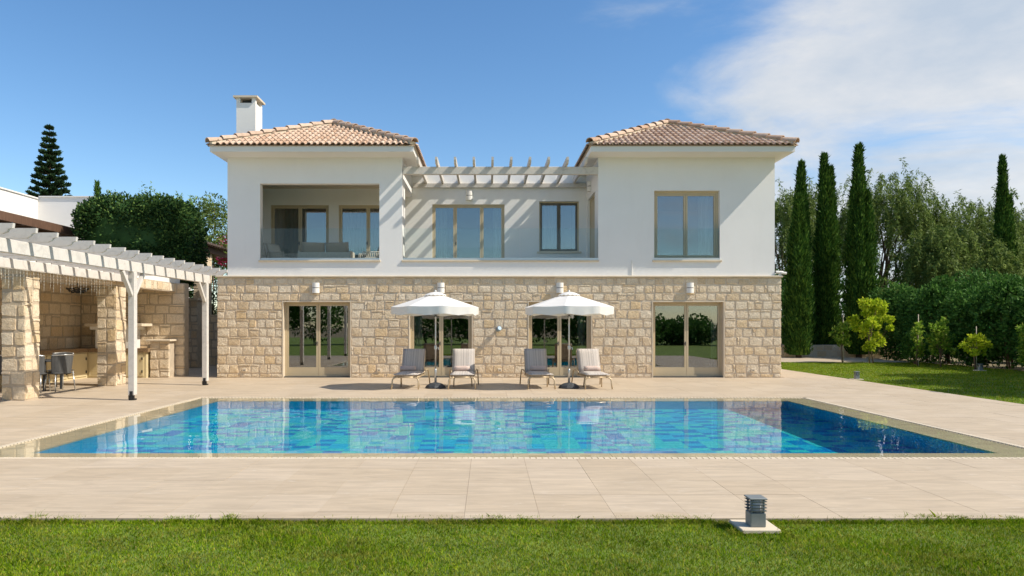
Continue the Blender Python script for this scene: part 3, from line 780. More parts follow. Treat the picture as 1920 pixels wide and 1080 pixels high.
t = thing('spotlight', 'small blue grey round spotlight on the stone wall between the parasols', 'spotlight', (.33, HY - .01, 1.52))
obj('bracket', MB().box(-.03, .03, -.05, .01, -.02, .04), 'charcoal', t, world=False)
o = obj('lamp_head', MB().lathe([(.05, -.07), (.075, -.06), (.075, .07), (.06, .08)], n=12), base('blue_grey_metal', (.22, .30, .37), .4, .3)[0], t, world=False, smooth=False); o.location = (0, -.13, 0); o.rotation_euler = (R(70), 0, R(25))
t = thing('security_camera', 'white security camera on the ledge at the villa corner', 'camera', (9.12, HY + .02, 3.185))
obj('mount', MB().lathe([(.06, 0), (.06, .03), (.02, .04), (.02, .09)], n=12), 'soffit', t, world=False)
o = obj('camera_body', MB().tube([(-.13, 0, .11), (.1, 0, .10)], .045, 10), 'soffit', t, world=False)
obj('camera_body', MB().tube([(.02, -.05, .09), (.18, -.06, .07)], .04, 10), 'soffit', t, world=False)
obj('lens', MB().tube([(-.135, 0, .11), (-.131, 0, .11)], .03, 10), 'black', t, world=False)

# ------------------------------------------------------------------ poolside furniture
def soft_box(w, l, h, bev=.03, nx_=6, ny_=8, puff=.012):
    """cushion: rounded box with a puffed top"""
    V = []; Fq = []
    for side in (0, 1):
        for j in range(ny_ + 1):
            for i in range(nx_ + 1):
                a, b = i / nx_ * 2 - 1, j / ny_ * 2 - 1
                e = max(abs(a), abs(b)); z = (h / 2 + puff * (1 - a ** 4) * (1 - b ** 4)) if e < .99 else h / 2 - bev
                ins = 0 if e > .99 else .0
                x, y = a * w / 2, b * l / 2
                if e < .99: x, y = a * (w / 2 - bev * .2), b * (l / 2 - bev * .2)
                V.append((x, y, z if side else -z))
    n = (nx_ + 1) * (ny_ + 1)
    for j in range(ny_):
        for i in range(nx_):
            a = j * (nx_ + 1) + i; Fq.append((n + a, n + a + 1, n + a + nx_ + 2, n + a + nx_ + 1)); Fq.append((a, a + nx_ + 1, a + nx_ + 2, a + 1))
    ringi = [i for i in range(nx_)] + [nx_ + j * (nx_ + 1) for j in range(ny_)] + [ny_ * (nx_ + 1) + nx_ - i for i in range(nx_)] + [(ny_ - j) * (nx_ + 1) for j in range(ny_)]
    for k in range(len(ringi)): a, b = ringi[k], ringi[(k + 1) % len(ringi)]; Fq.append((a, b, n + b, n + a))
    return V, Fq
def arc(p0, p1, p2, n=6):
    p0, p1, p2 = Vector(p0), Vector(p1), Vector(p2)
    return [(p0 * (1 - t) ** 2 + p1 * 2 * t * (1 - t) + p2 * t * t) for t in [k / n for k in range(n + 1)]]
def make_lounger():
    t = thing('sun_lounger', '', 'sun lounger', (0, 0, 0), 'sun loungers facing the pool')
    for s in (-1, 1):
        obj('leg', MB().tube(arc((s * .20, .06, .305), (s * .355, .05, .31), (s * .335, .02, .16)) + [Vector((s * .345, -.03, .012))], .019), 'champ', t, True, False)
        obj('leg', MB().tube(arc((s * .31, .98, .36), (s * .35, 1.18, .47), (s * .375, 1.36, .42)) + [Vector((s * .385, 1.47, .25)), Vector((s * .395, 1.56, .012))], .018), 'champ', t, True, False)
        obj('side_rail', MB().tube([(s * .30, .06, .305), (s * .30, .6, .30), (s * .30, 1.3, .30)], .02), 'champ', t, True, False)
        obj('inner_leg', MB().tube([(s * .22, .62, .30), (s * .235, .66, .15), (s * .24, .70, .012)], .016), 'champ', t, True, False)
    obj('front_bar', MB().tube([(-.21, .06, .305), (.21, .06, .305)], .019), 'champ', t, True, False)
    for k in range(5): obj('slat', MB().box(-.29, .29, .16 + k * .2, .22 + k * .2, .318, .326), 'champ', t, False, False)
    c = obj('seat_cushion', soft_box(.62, 1.06, .075), 'stripe', t, True, False); c.location = (0, .58, .372)
    a = R(64); L = .67
    b = obj('back_cushion', soft_box(.60, L, .085), 'stripe', t, True, False); b.location = (0, 1.06 + math.cos(a) * L / 2, .385 + math.sin(a) * L / 2); b.rotation_euler = (a, 0, 0)
    fr = MB()
    for s in (-1, 1): fr.tube([(s * .29, 1.12, .30), (s * .29, 1.12 + math.cos(a) * L, .33 + math.sin(a) * L)], .016)
    fr.tube([(-.29, 1.12 + math.cos(a) * L, .33 + math.sin(a) * L), (.29, 1.12 + math.cos(a) * L, .33 + math.sin(a) * L)], .016)
    obj('backrest_frame', fr, 'champ', t, True, False)
    return t
LNG = [((-2.10, 18.02, 0), -4, 'striped sun lounger left of the parasol nearer the kitchen pavilion', -.05),
       ((-.66, 18.0, 0), 0, 'striped sun lounger right of the parasol nearer the kitchen pavilion', .0),
       ((1.36, 18.05, 0), 3, 'striped sun lounger left of the parasol nearer the cypress trees', .05),
       ((2.80, 18.0, 0), 4, 'striped sun lounger right of the parasol nearer the cypress trees', .04)]
proto = make_lounger()
tw_v = MB(); spiral = []
prof_t = [(.005, -.2)] + [(.072, -.2 + .012)] + [(.076, -.1), (.075, 0), (.077, .1), (.072, .188), (.005, .2)]
towel_mesh = mesh_of('rolled_towel', MB().lathe(prof_t, n=18), 'towel', True)
for i, (loc, rz, lab, tx) in enumerate(LNG):
    o = proto if i == 0 else copy_tree(proto)
    o.location = loc; o.rotation_euler = (0, 0, R(rz)); o['label'] = lab
    tw_ = bpy.data.objects.new('rolled_towel', towel_mesh); link(tw_)
    p = Matrix.Rotation(R(rz), 3, 'Z') @ Vector((tx - .03, .83, 0)) + Vector(loc)
    tw_.location = (p.x, p.y, .487); tw_.rotation_euler = (0, R(90), R(rz + rng.uniform(-4, 4))); tw_.scale = (.92, 1, 1.08)
    tag(tw_, 'rolled blush towel on the ' + lab, 'towel', 'rolled towels on the loungers')

def make_parasol():
    t = thing('parasol', '', 'parasol', (0, 0, 0), 'white parasols by the pool')
    obj('base', MB().lathe([(.27, 0), (.275, .03), (.24, .075), (.15, .125), (.06, .145), (.04, .15)], n=10, a0=.3), 'charcoal', t, False, False)
    obj('sleeve', MB().lathe([(.032, .14), (.032, .48), (.026, .5)], n=14), 'steel', t, True, False)
    p = obj('pole', MB().lathe([(.02, .48), (.02, 2.5)], n=14), 'steel', t, True, False)
    obj('crank', MB().lathe([(.034, 1.0), (.04, 1.02), (.04, 1.08), (.034, 1.1)], n=14).tube([(.035, 0, 1.05), (.075, -.02, 1.05), (.08, -.03, 1.0)], .012, 6), 'steel', p, False, False)
    obj('knob', MB().tube([(.02, -.02, .30), (.06, -.05, .30)], .014, 8), 'charcoal', p, False, False)
    N = 8; SUB = 6; Rm = 1.15; V = []; Fq = []; lev = 9; a0 = R(14)
    def pt(k, f):
        th = 2 * math.pi * k / (N * SUB) + a0; loc_ = (k % SUB) / SUB; q = math.cos(math.pi / N) / math.cos((loc_ - .5) * 2 * math.pi / N)
        sag = math.sin(math.pi * loc_) * .012 * f
        r_ = Rm * f * q; z = 2.47 - .37 * f - sag
        return th, r_, z
    K = N * SUB
    for l in range(lev):
        f = .1 + .9 * l / (lev - 1)
        for k in range(K): th, r_, z = pt(k, f); V.append((r_ * math.cos(th), r_ * math.sin(th), z))
    for l in range(lev - 1):
        for k in range(K): k2 = (k + 1) % K; Fq.append((l * K + k, (l + 1) * K + k, (l + 1) * K + k2, l * K + k2))
    can = obj('canopy', (V, Fq), 'canopy', t, False, False)
    V = []; Fq = []
    for l in range(4):
        for k in range(K):
            th, r_, z = pt(k, 1.0); loc_ = (k % SUB) / SUB
            fold = (.016 * math.sin(k * 2.1 + 1) + .010 * math.sin(k * 3.7)) * l / 3
            drop = (.215 - .03 * abs(math.cos(math.pi * loc_)) ) * l / 3
            V.append(((r_ + .004 - .02 * l / 3 + fold) * math.cos(th), (r_ + .004 - .02 * l / 3 + fold) * math.sin(th), z - drop + .002))
    for l in range(3):
        for k in range(K): k2 = (k + 1) % K; Fq.append((l * K + k, (l + 1) * K + k, (l + 1) * K + k2, l * K + k2))
    obj('valance', (V, Fq), 'canopy', can, True, False)
    V = [(0, 0, 2.50)]; Fq = []; n = 32
    for k in range(n):
        th = 2 * math.pi * k / n + a0; V.append((.15 * math.cos(th), .15 * math.sin(th), 2.475))
    for k in range(n):
        th = 2 * math.pi * k / n + a0; w = math.cos(k * math.pi / 2) ** 2; V.append((.285 * math.cos(th), .285 * math.sin(th), 2.392 + .022 * w))
    for k in range(n): k2 = (k + 1) % n; Fq += [(0, 1 + k, 1 + k2), (1 + k, 1 + n + k, 1 + n + k2, 1 + k2)]
    obj('vent_cap', (V, Fq), 'canopy', can, True, False)
    obj('finial', MB().lathe([(.02, 2.49), (.026, 2.51), (.018, 2.535), (.004, 2.545)], n=10), 'soffit', t, True, False)
    obj('hub', MB().lathe([(.045, 2.38), (.045, 2.43)], n=10).lathe([(.04, 1.86), (.04, 1.91)], n=10), 'charcoal', t, False, False)
    for k in range(N):
        th, r_, z = pt(k * SUB, 1.0); c, s = math.cos(th), math.sin(th); th2, r2, z2 = pt(k * SUB, .55)
        rb = obj('rib', MB().obox((.04 * c, .04 * s, 2.41), (r_ * c * .985, r_ * s * .985, z - .02), .014, .02), 'steel', t, False, False)
        obj('strut', MB().obox((.04 * c, .04 * s, 1.885), (r2 * c, r2 * s, z2 - .025), .012, .016), 'steel', rb, False, False)
    return t
P1 = make_parasol(); P1.location = (-1.36, 18.45, 0); P1['label'] = 'white parasol with hanging valance nearer the kitchen pavilion'
P2 = copy_tree(P1); P2.location = (2.10, 18.42, 0); P2.rotation_euler = (0, 0, R(19)); P2['label'] = 'white parasol with hanging valance nearer the cypress trees'

def make_bollard():
    t = thing('bollard_light', '', 'garden light', (0, 0, 0), 'square bollard lights along the lawn')
    g = noisy('bollard_grey', (.21, .23, .23), .1, 12, .5, metal=.2)
    obj('pad', MB().box(-.165, .165, -.14, .19, -.03, .006, .006), 'trim', t, False, False)
    obj('body', MB().box(-.066, .066, -.066, .066, .006, .125, .006), g, t, False, False)
    obj('diffuser', MB().lathe([(.045, .125), (.045, .24)], n=16), 'canvas', t, True, False)
    for (a, b) in ((-.05, -.05), (.05, -.05), (-.05, .05), (.05, .05)): obj('post', MB().box(a - .006, a + .006, b - .006, b + .006, .125, .236), g, t, False, False)
    for k in range(4):
        z = .142 + k * .026; lv = MB(); lv.add([(x, y, z + h) for (r_, h) in ((.048, -.012), (.072, .0), (.072, .003), (.048, -.009)) for (x, y) in ((-r_, -r_), (r_, -r_), (r_, r_), (-r_, r_))],
            [(a * 4 + i, a * 4 + (i + 1) % 4, ((a + 1) % 4) * 4 + (i + 1) % 4, ((a + 1) % 4) * 4 + i) for a in range(4) for i in range(4)])
        obj('louvre', lv, g, t, False, False)
    obj('top', MB().box(-.075, .075, -.075, .075, .236, .248, .003), g, t, False, False)
    return t
bl = make_bollard(); bl.location = (2.145, 5.70, 0); bl.scale = (.93, .93, .95); bl['label'] = 'square grey louvred bollard light on a stone pad in the front lawn'
for (x, y, lab) in ((11.2, 21.6, 'grey louvred bollard light where the side lawn meets the paving'), (17.0, 31.8, 'grey bollard light at the foot of the tall yellow green citrus tree'), (18.0, 26.0, 'grey bollard light under the shrubs beside the red tipped citrus')):
    c = copy_tree(bl); c.location = (x, y, 0); c['label'] = lab

# ------------------------------------------------------------------ kitchen pavilion with its pergola
pv = thing('kitchen_pavilion', 'open stone outdoor kitchen pavilion with square columns beside the pool', 'pavilion', (-11.6, 19, 0))
FX = -9.96
COLS = [(15.3, 15.83), (19.05, 19.6)]
core = MB(); inds = []; stuffs = []; pr = random.Random(23)
def clad(a, b, z0, z1, plane, face, indiv=True, row=.30, wmin=.2, wmax=.42):
    bg_, sm_ = lay(a, b, z0, z1, pr, None, (), wmin, wmax, row)
    if face == '-y': args = ((0, plane, 0), (1, 0, 0), (0, -1, 0))
    elif face == '+x': args = ((plane, 0, 0), (0, 1, 0), (1, 0, 0))
    else: args = ((plane, 0, 0), (0, 1, 0), (-1, 0, 0))
    (inds if indiv else stuffs).extend(place_stones(bg_, *args, pr)); stuffs.extend(place_stones(sm_, *args, pr))
for y0, y1 in COLS:
    core.box(FX - .51, FX - .02, y0 + .02, y1 - .02, 0, 2.7)
    clad(FX - .53, FX, 0, 2.7, y0 + .02, '-y'); clad(y0, y1, 0, 2.7, FX - .02, '+x')
core.box(-13.3, -13.02, 15.3, 23.1, 0, 2.98); core.box(-13.02, -9.72, 22.72, 23.1, 0, 2.98)
core.box(-13.3, -12.9, 15.32, 15.8, 0, 2.98)
core.box(FX - .40, FX - .02, 15.32, 22.72, 2.7, 2.98); core.box(-13.02, FX - .42, 15.32, 15.75, 2.7, 2.98)
clad(-13.0, -9.7, 0, 2.98, 22.72, '-y', True, .33, .3, .55)
clad(15.4, 22.72, .9, 2.98, -13.02, '+x', True, .33, .3, .6)
clad(15.3, 23.0, 2.7, 2.98, FX - .02, '+x', True, .28, .3, .6)
clad(-13.0, FX, 2.7, 2.98, 15.32, '-y', True, .28, .3, .6)
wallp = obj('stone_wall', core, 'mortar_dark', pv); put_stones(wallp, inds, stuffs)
obj('roof', MB().box(-13.35, FX - .05, 15.25, 23.1, 2.98, 3.12), 'soffit', pv)
obj('ceiling', MB().box(-13.0, FX - .42, 15.77, 22.70, 2.90, 2.978), 'soffit', pv)
# counter run with granite top and cream louvred doors
granite = noisy('brown_granite', (.24, .16, .09), .5, 25, .3)
cream = noisy('cream_door_paint', (.62, .52, .31), .03, 2, .5)
obj('counter_base', MB().box(-13.0, -12.45, 17.0, 22.7, 0, .80).box(-12.45, -10.62, 22.1, 22.7, 0, .80), cream, pv)
obj('worktop', MB().box(-13.0, -12.40, 16.95, 22.05, .801, .92).box(-13.0, -10.55, 22.05, 22.7, .801, .92), granite, pv)
for k in range(4):
    y = 18.0 + k * 1.02
    d = obj('cabinet_door', MB().box(-12.449, -12.425, y, y + .96, .06, .76), cream, pv)
    for z in (.2, .6): obj('hinge', MB().box(-12.424, -12.405, y + .9, y + .93, z - .04, z + .04), 'black', d)
for k, x in enumerate((-12.38, -11.82, -11.24)):
    d = obj('cabinet_door', MB().box(x, x + .53, 22.075, 22.099, .06, .76), cream, pv)
    for z in (.2, .6): obj('hinge', MB().box(x + .49, x + .52, 22.055, 22.074, z - .04, z + .04), 'black', d)
    for j in range(6): obj('louvre', MB().box(x + .08, x + .36, 22.066, 22.075, .12 + j * .05, .14 + j * .05), cream, d)
bb = obj('barbecue_hood', MB().box(-12.35, -10.95, 22.05, 22.69, 1.50, 1.60).box(-12.2, -12.0, 22.1, 22.69, .921, 1.5).box(-11.3, -11.1, 22.1, 22.69, .921, 1.5), 'soffit', pv)
obj('mantel', MB().box(-12.48, -10.7, 21.98, 22.69, 1.60, 1.69, .01), 'trim', bb)
obj('fire_back', MB().box(-12.0, -11.3, 22.6, 22.69, .921, 1.5), 'charcoal', bb)
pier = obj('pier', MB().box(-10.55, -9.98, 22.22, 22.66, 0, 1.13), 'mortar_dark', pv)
bgs, sms = lay(-10.57, -9.96, 0, 1.13, pr, None, (), .2, .36, .28)
for vs, fs, _ in place_stones(bgs + sms, (0, 22.22, 0), (1, 0, 0), (0, -1, 0), pr): obj('stone', (vs, fs), 'stone', pier)
obj('pier_cap', MB().box(-10.66, -9.9, 22.15, 22.69, 1.131, 1.19, .01), 'trim', pier)
tp = thing('tap', 'dark curved kitchen tap on the granite worktop', 'tap', (-12.72, 18.9, .92))
obj('spout', MB().tube([(0, 0, 0), (0, 0, .16)] + arc((0, 0, .16), (.02, 0, .24), (.22, 0, .19)), .014), 'charcoal', tp, True, False)
obj('lever', MB().tube([(0, .03, .1), (0, .12, .14)], .01), 'charcoal', tp, True, False)
cl = thing('ceiling_lamp', 'dark wire ring lamp under the kitchen pavilion ceiling', 'ceiling lamp', (-12.0, 20.8, 2.9))
ring = lambda r_, z, th: MB().tube([(r_ * math.cos(2 * math.pi * k / 20), r_ * .8 * math.sin(2 * math.pi * k / 20), z + .02 * math.sin(k * 1.7)) for k in range(21)], th, 6)
obj('rod', MB().tube([(0, 0, 0), (0, 0, -.18)], .012), 'charcoal', cl, True, False)
for r_, z in ((.30, -.20), (.24, -.26), (.17, -.30)): obj('ring', ring(r_, z, .018), 'charcoal', cl, True, False)

# table and chairs
tb = thing('dining_table', 'dark table pushed between the grey chairs in the pavilion', 'table', (-11.25, 17.9, 0))
obj('table_top', MB().box(-.75, .40, -.42, .42, .72, .76, .01), 'charcoal', tb, False, False)
for (a, b) in ((-.65, -.35), (.3, -.35), (-.65, .35), (.3, .35)): obj('leg', MB().box(a - .025, a + .025, b - .025, b + .025, 0, .72), 'charcoal', tb, False, False)
greyrope = noisy('grey_rope', (.09, .09, .088), .25, 30, .85, stretch=(1, 1, .1))
def make_chair():
    t = thing('dining_chair', '', 'chair', (0, 0, 0), 'grey rope chairs at the pavilion table')
    for (a, b, c, d) in ((-.22, -.2, -.25, -.25), (.22, -.2, .25, -.25), (-.21, .2, -.23, .24), (.21, .2, .23, .24)): obj('leg', MB().tube([(a, b, .43), (c, d, 0)], .014, 8), 'steel', t, True, False)
    s = obj('seat', soft_box(.48, .48, .05), greyrope, t, True, False); s.location = (0, 0, .45)
    V = []; Fq = []                                   # curved woven back, on the -Y side
    n = 16
    for j in range(4):
        for i in range(n + 1):
            a = (i / n - .5) * 2; z = .44 + j * .155 + (-.02 * a * a if j == 3 else 0); y = -.25 - .05 * j / 3 + .16 * a * a
            V.append((a * (.24 + .035 * j / 3), y, z))
    m_ = len(V); V += [(x, y + .025, z) for x, y, z in V]
    for j in range(3):
        for i in range(n): a = j * (n + 1) + i; Fq += [(a, a + 1, a + n + 2, a + n + 1), (m_ + a, m_ + a + n + 1, m_ + a + n + 2, m_ + a + 1)]
    obj('back', (V, Fq), greyrope, t, True, False)
    obj('top_rail', MB().tube([(((i / n - .5) * 2) * .277, -.288 + .16 * ((i / n - .5) * 2) ** 2, .905 - .02 * ((i / n - .5) * 2) ** 2) for i in range(n + 1)], .018, 8), 'steel', t, True, False)
    return t
chp = make_chair()
for i, (x, y, rz, lab) in enumerate(((-11.0, 17.28, 6, 'grey rope dining chair standing beside the near stone column'), (-10.62, 17.62, 62, 'grey rope dining chair at the pool end of the table'),
                                     (-11.2, 18.6, 178, 'grey rope dining chair on the worktop side of the table'), (-11.62, 17.3, -4, 'grey rope dining chair half behind the near stone column'))):
    o = chp if i == 0 else copy_tree(chp); o.location = (x, y, 0); o.rotation_euler = (0, 0, R(rz)); o['label'] = lab

# white pergola in front of the pavilion
pg = thing('pool_pergola', 'white timber pergola on slim posts in front of the kitchen pavilion', 'pergola', (-8.8, 15, 0))
BX = -7.71
obj('front_beam', MB().box(BX - .045, BX + .045, 7.4, 19.65, 2.78, 3.0, .008), 'wood', pg)
obj('wall_beam', MB().box(FX + .035, FX + .12, 7.4, 19.65, 2.80, 3.0, .008), 'wood', pg)
for y in (6.4, 10.4, 15.43, 19.4):
    po = obj('post', MB().box(BX - .068, BX + .068, y - .068, y + .068, .11, 2.779, .008), 'wood', pg)
    obj('post_shoe', MB().box(BX - .06, BX + .06, y - .06, y + .06, .0, .035).box(BX - .035, BX + .035, y - .07, y - .067, .03, .2).box(BX - .075, BX - .069, y - .04, y + .04, .03, .2).tube([(BX - .03, y - .075, .13), (BX + .03, y - .075, .13)], .016, 6).box(BX - .03, BX + .03, y - .03, y + .03, .035, .11), 'black', po)
    for s in (-1, 1):
        if y > 19 and s > 0: continue
        obj('brace', MB().obox((BX, y + s * .06, 2.28), (BX, y + s * .46, 2.775), .07, .08, (1, 0, 0)), 'wood', po)
for k in range(23):
    y = 19.62 - k * .552; z0, z1 = 3.003, 3.165
    e = BX + .52
    pts = [(FX - .02, y, z0), (e - .17, y, z0), (e - .10, y, z0 + .03), (e - .07, y, z0 + .075), (e - .01, y, z0 + .085), (e, y, z1), (FX - .02, y, z1)]
    obj('rafter', MB().extrude([(a, b - .028, c) for a, b, c in pts], (0, .056, 0)), 'wood', pg)
# icicle fairy lights under the wall beam
ic = thing('icicle_lights', 'string of clear icicle fairy lights hanging under the pergola', 'fairy lights', (FX + .16, 16.5, 2.8))
clear = base('clear_cable', (.58, .55, .48), .3)[0]
obj('cable', MB().tube([(FX + .14, 13.0 + k * .3, 2.80 - .012 * (k % 2)) for k in range(20)], .005, 5), clear, ic)
dm = {}
for k in range(48):
    L = rng.choice((.15, .25, .34, .42))
    if L not in dm:
        mb = MB().tube([(0, 0, 0), (.004, .003, -L * .5), (0, 0, -L)], .0022, 4)
        for q in range(int(L / .07)): mb.lathe([(.002, -.07 * q - .07), (.006, -.07 * q - .06), (.002, -.07 * q - .05)], n=5)
        dm[L] = mesh_of('strand', mb, clear)
    o = bpy.data.objects.new('strand', dm[L]); link(o, ic); o.location = Vector((FX + .14, 13.05 + k * .117 + rng.uniform(-.02, .02), 2.79)) - Vector(ic.location)

# ------------------------------------------------------------------ loggia furniture
rope = noisy('pale_rope', (.50, .46, .38), .1, 20, .85); linen = noisy('taupe_linen', (.34, .27, .19), .06, 30, .95); pale = noisy('pale_linen', (.56, .53, .46), .05, 30, .95)
def make_armchair():
    t = thing('armchair', '', 'armchair', (0, 0, 0), 'rope armchairs in the loggia')
    for s in (-1, 1):
        obj('arm', MB().tube([(s * .36, -.35, .0), (s * .36, -.36, .58), (s * .36, .30, .60), (s * .36, .42, .0)], .018, 8), rope, t, True, False)
        mb = MB()
        for k in range(9): mb.tube([(s * .36, -.33 + k * .07, .58), (s * .35, -.29 + k * .07, .28)], .009, 5).tube([(s * .36, -.33 + k * .07, .28), (s * .35, -.29 + k * .07, .58)], .007, 5)
        obj('rope_side', mb, rope, t, True, False)
    obj('seat_frame', MB().box(-.36, .36, -.36, .36, .25, .29), rope, t, False, False)
    c = obj('seat_cushion', soft_box(.64, .66, .13), pale, t, True, False); c.location = (0, -.02, .36)
    b = obj('back_cushion', soft_box(.62, .55, .14), pale, t, True, False); b.location = (0, .30, .64); b.rotation_euler = (R(70), 0, 0)
    obj('back_frame', MB().tube([(-.33, .34, .28), (-.34, .5, .92), (.34, .5, .92), (.33, .34, .28)], .018, 8), rope, t, True, False)
    return t
ac = make_armchair(); ac.location = (-7.0, 24.15, 3.5); ac.rotation_euler = (0, 0, R(68)); ac['label'] = 'pale rope armchair facing inward by the sage curtain of the loggia'
a2 = copy_tree(ac); a2.location = (-3.95, 24.1, 3.5); a2.rotation_euler = (0, 0, R(-70)); a2['label'] = 'sunlit rope armchair at the open end of the loggia'
sf = thing('sofa', 'taupe outdoor sofa seen from its back in the loggia', 'sofa', (-5.3, 23.35, 3.5))
obj('frame', MB().box(-.85, .85, -.36, .40, .2, .28).box(-.85, -.8, -.36, .4, 0, .55).box(.8, .85, -.36, .4, 0, .55).box(-.8, .8, -.36, -.32, .28, .5), rope, sf, False, False)
for s in (-1, 1):
    c = obj('seat_cushion', soft_box(.78, .66, .14), linen, sf, True, False); c.location = (s * .4, .02, .35)
    b = obj('back_cushion', soft_box(.74, .46, .15), linen, sf, True, False); b.location = (s * .39, -.2, .60); b.rotation_euler = (R(100), R(s * -1.5), 0)
ct = thing('coffee_table', 'low rope coffee table in front of the loggia sofa', 'table', (-5.6, 24.35, 3.5))
obj('top', MB().lathe([(.4, .36), (.42, .38), (.42, .40), (.39, .405)], n=28), rope, ct, False, False)
for k in range(4): obj('leg', MB().tube([(.3 * math.cos(k * 1.57 + .7), .3 * math.sin(k * 1.57 + .7), .37), (.36 * math.cos(k * 1.57 + .7), .36 * math.sin(k * 1.57 + .7), 0)], .016, 8), rope, ct, True, False)

# ------------------------------------------------------------------ buildings beyond the pavilion
nh = thing('neighbour_house', 'white flat roofed house with plain parapets behind the pavilion', 'house', (-22, 30, 0))
obj('wall', MB().box(-30, -20, 14, 42, 0, 7.25), 'stucco', nh); obj('wall', MB().box(-19.997, -17.5, 31.6, 42, 0, 7.33), 'stucco', nh)
obj('parapet_cap', MB().box(-30.05, -19.95, 13.95, 31.55, 7.252, 7.31).box(-19.94, -17.45, 31.55, 42, 7.332, 7.39), 'soffit', nh)
ve = thing('veranda', 'dark brown timber veranda roof against the white neighbouring house', 'veranda', (-17, 22, 0))
obj('roof', MB().box(-19.98, -14.75, 13.5, 26.2, 4.98, 5.08), 'brown', ve); obj('fascia', MB().box(-14.75, -14.68, 13.5, 26.2, 4.82, 5.09), 'brown', ve)
for k in range(16): obj('rafter', MB().box(-19.98, -14.76, 14 + k * .78, 14.1 + k * .78, 4.80, 4.978), 'brown', ve)
for y in (14.0, 18.0, 22.0, 26.0): obj('post', MB().box(-15.0, -14.84, y - .08, y + .08, 0, 4.79), 'brown', ve)
obj('shade_sheet', MB().box(-19.0, -18.9, 13.5, 26.2, 0, 4.79), 'brown', ve)  # dark sheet added to stand for the deep shade under the veranda roof
wr_ = thing('walkway_roof', 'dark tiled lean-to roof on timber beams and a stone column behind the hedge', 'roof', (-13, 31, 0))
obj('beam', MB().box(-11.95, -11.8, 27.2, 36.5, 4.72, 4.95).box(-14.5, -11.8, 27.2, 27.35, 4.72, 4.95), 'brown', wr_)
obj('deck', MB().extrude([(-15, 27, 5.3), (-11.6, 27, 4.96), (-11.6, 27, 5.0), (-15, 27, 5.36)], (0, 9.7, 0)), 'brown', wr_)
dkt = noisy('dark_clay', (.10, .07, .055), .3, 6, .85)
for k in range(38): obj('roof_tile', MB().extrude([(-11.5 - 0, 27.02 + k * .255 + .11 * math.cos(a), 4.99 + .09 * math.sin(a)) for a in [math.pi * q / 6 for q in range(7)]], (-1.2, 0, .13)), dkt, wr_)
cm = MB().box(-12.5, -11.95, 30.2, 30.75, 0, 4.9); cw = obj('column', cm, 'mortar', wr_)
kr = random.Random(5)
bgs, sms = lay(-12.52, -11.93, 2.4, 4.7, kr, None, (), .2, .36, .28)
for vs, fs, _ in place_stones(bgs + sms, (0, 30.2, 0), (1, 0, 0), (0, -1, 0), kr): obj('stone', (vs, fs), 'stone', cw)
bgs, sms = lay(30.18, 30.77, 2.4, 4.7, kr, None, (), .2, .36, .28)
for vs, fs, _ in place_stones(bgs + sms, (-11.95, 0, 0), (0, 1, 0), (1, 0, 0), kr): obj('stone', (vs, fs), 'stone', cw)
gw = thing('garden_wall', 'shaded stone garden wall and capped pier between the pavilion and the villa', 'wall', (-10.5, 29, 0))
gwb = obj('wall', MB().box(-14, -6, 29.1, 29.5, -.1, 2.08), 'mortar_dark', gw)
bgs, sms = lay(-12.6, -8.2, 0, 2.08, kr, None, (), .3, .6, .32)
for vs, fs, _ in place_stones(bgs + sms, (0, 29.1, 0), (1, 0, 0), (0, -1, 0), kr): obj('stone', (vs, fs), 'stone', gwb)
gp = obj('pier', MB().box(-11.75, -11.22, 27.4, 27.95, -.1, 2.6), 'mortar_dark', gw)
bgs, sms = lay(-11.77, -11.2, 0, 2.6, kr, None, (), .2, .4, .3)
for vs, fs, _ in place_stones(bgs + sms, (0, 27.4, 0), (1, 0, 0), (0, -1, 0), kr): obj('stone', (vs, fs), 'stone', gp)
obj('pier_cap', MB().box(-11.83, -11.14, 27.32, 28.03, 2.601, 2.68, .01), 'trim', gp)
lw = thing('low_wall', 'low pale stone retaining wall behind the cypress trunks', 'wall', (17.5, 38, 0))
lwb = obj('wall', MB().box(11.0, 22.0, 37.6, 37.95, -.1, .62), 'mortar', lw)
bgs, sms = lay(11.0, 22.0, 0, .62, kr, None, (), .3, .6, .31)
for vs, fs, _ in place_stones(bgs + sms, (0, 37.6, 0), (1, 0, 0), (0, -1, 0), kr): obj('stone', (vs, fs), 'stone', lwb)

# ------------------------------------------------------------------ vegetation
vr = np.random.default_rng(19)
def unit(n):
    v = vr.normal(size=(n, 3)); return v / np.linalg.norm(v, axis=1, keepdims=True)
def leaf_verts(C, Dv, L, W):
    """diamond leaves: base C, direction Dv, length L, width W (arrays)"""
    Dv = Dv / np.maximum(1e-6, np.linalg.norm(Dv, axis=1, keepdims=True))
    S = np.cross(Dv, unit(len(C))); S /= np.maximum(1e-6, np.linalg.norm(S, axis=1, keepdims=True))
    L = np.broadcast_to(L, len(C))[:, None]; W = np.broadcast_to(W, len(C))[:, None]
    nrm = np.cross(Dv, S); mid = C + Dv * L * .5 + nrm * L * .08
    return np.stack([C, mid + S * W, C + Dv * L, mid - S * W], 1).reshape(-1, 3)
def foliage(name, V, mat, parent, loc=True):
    F = np.arange(len(V), dtype=np.int32).reshape(-1, 4)
    o = bpy.data.objects.new(name, np_mesh(name, V, F, mat)); link(o, parent); return o
def clump_cloud(centers, radii, n, L, W, up=.2, shell=.75):
    """n leaves spread over many small clumps"""
    k = vr.integers(0, len(centers), n); d = unit(n); r = vr.uniform(shell, 1.05, n) ** .8
    C = centers[k] + d * (radii[k] * r)[:, None]
    Dv = d + unit(n) * .9 + np.array([0, 0, up])
    return leaf_verts(C, Dv, vr.uniform(.7, 1.25, n) * L, vr.uniform(.7, 1.2, n) * W)
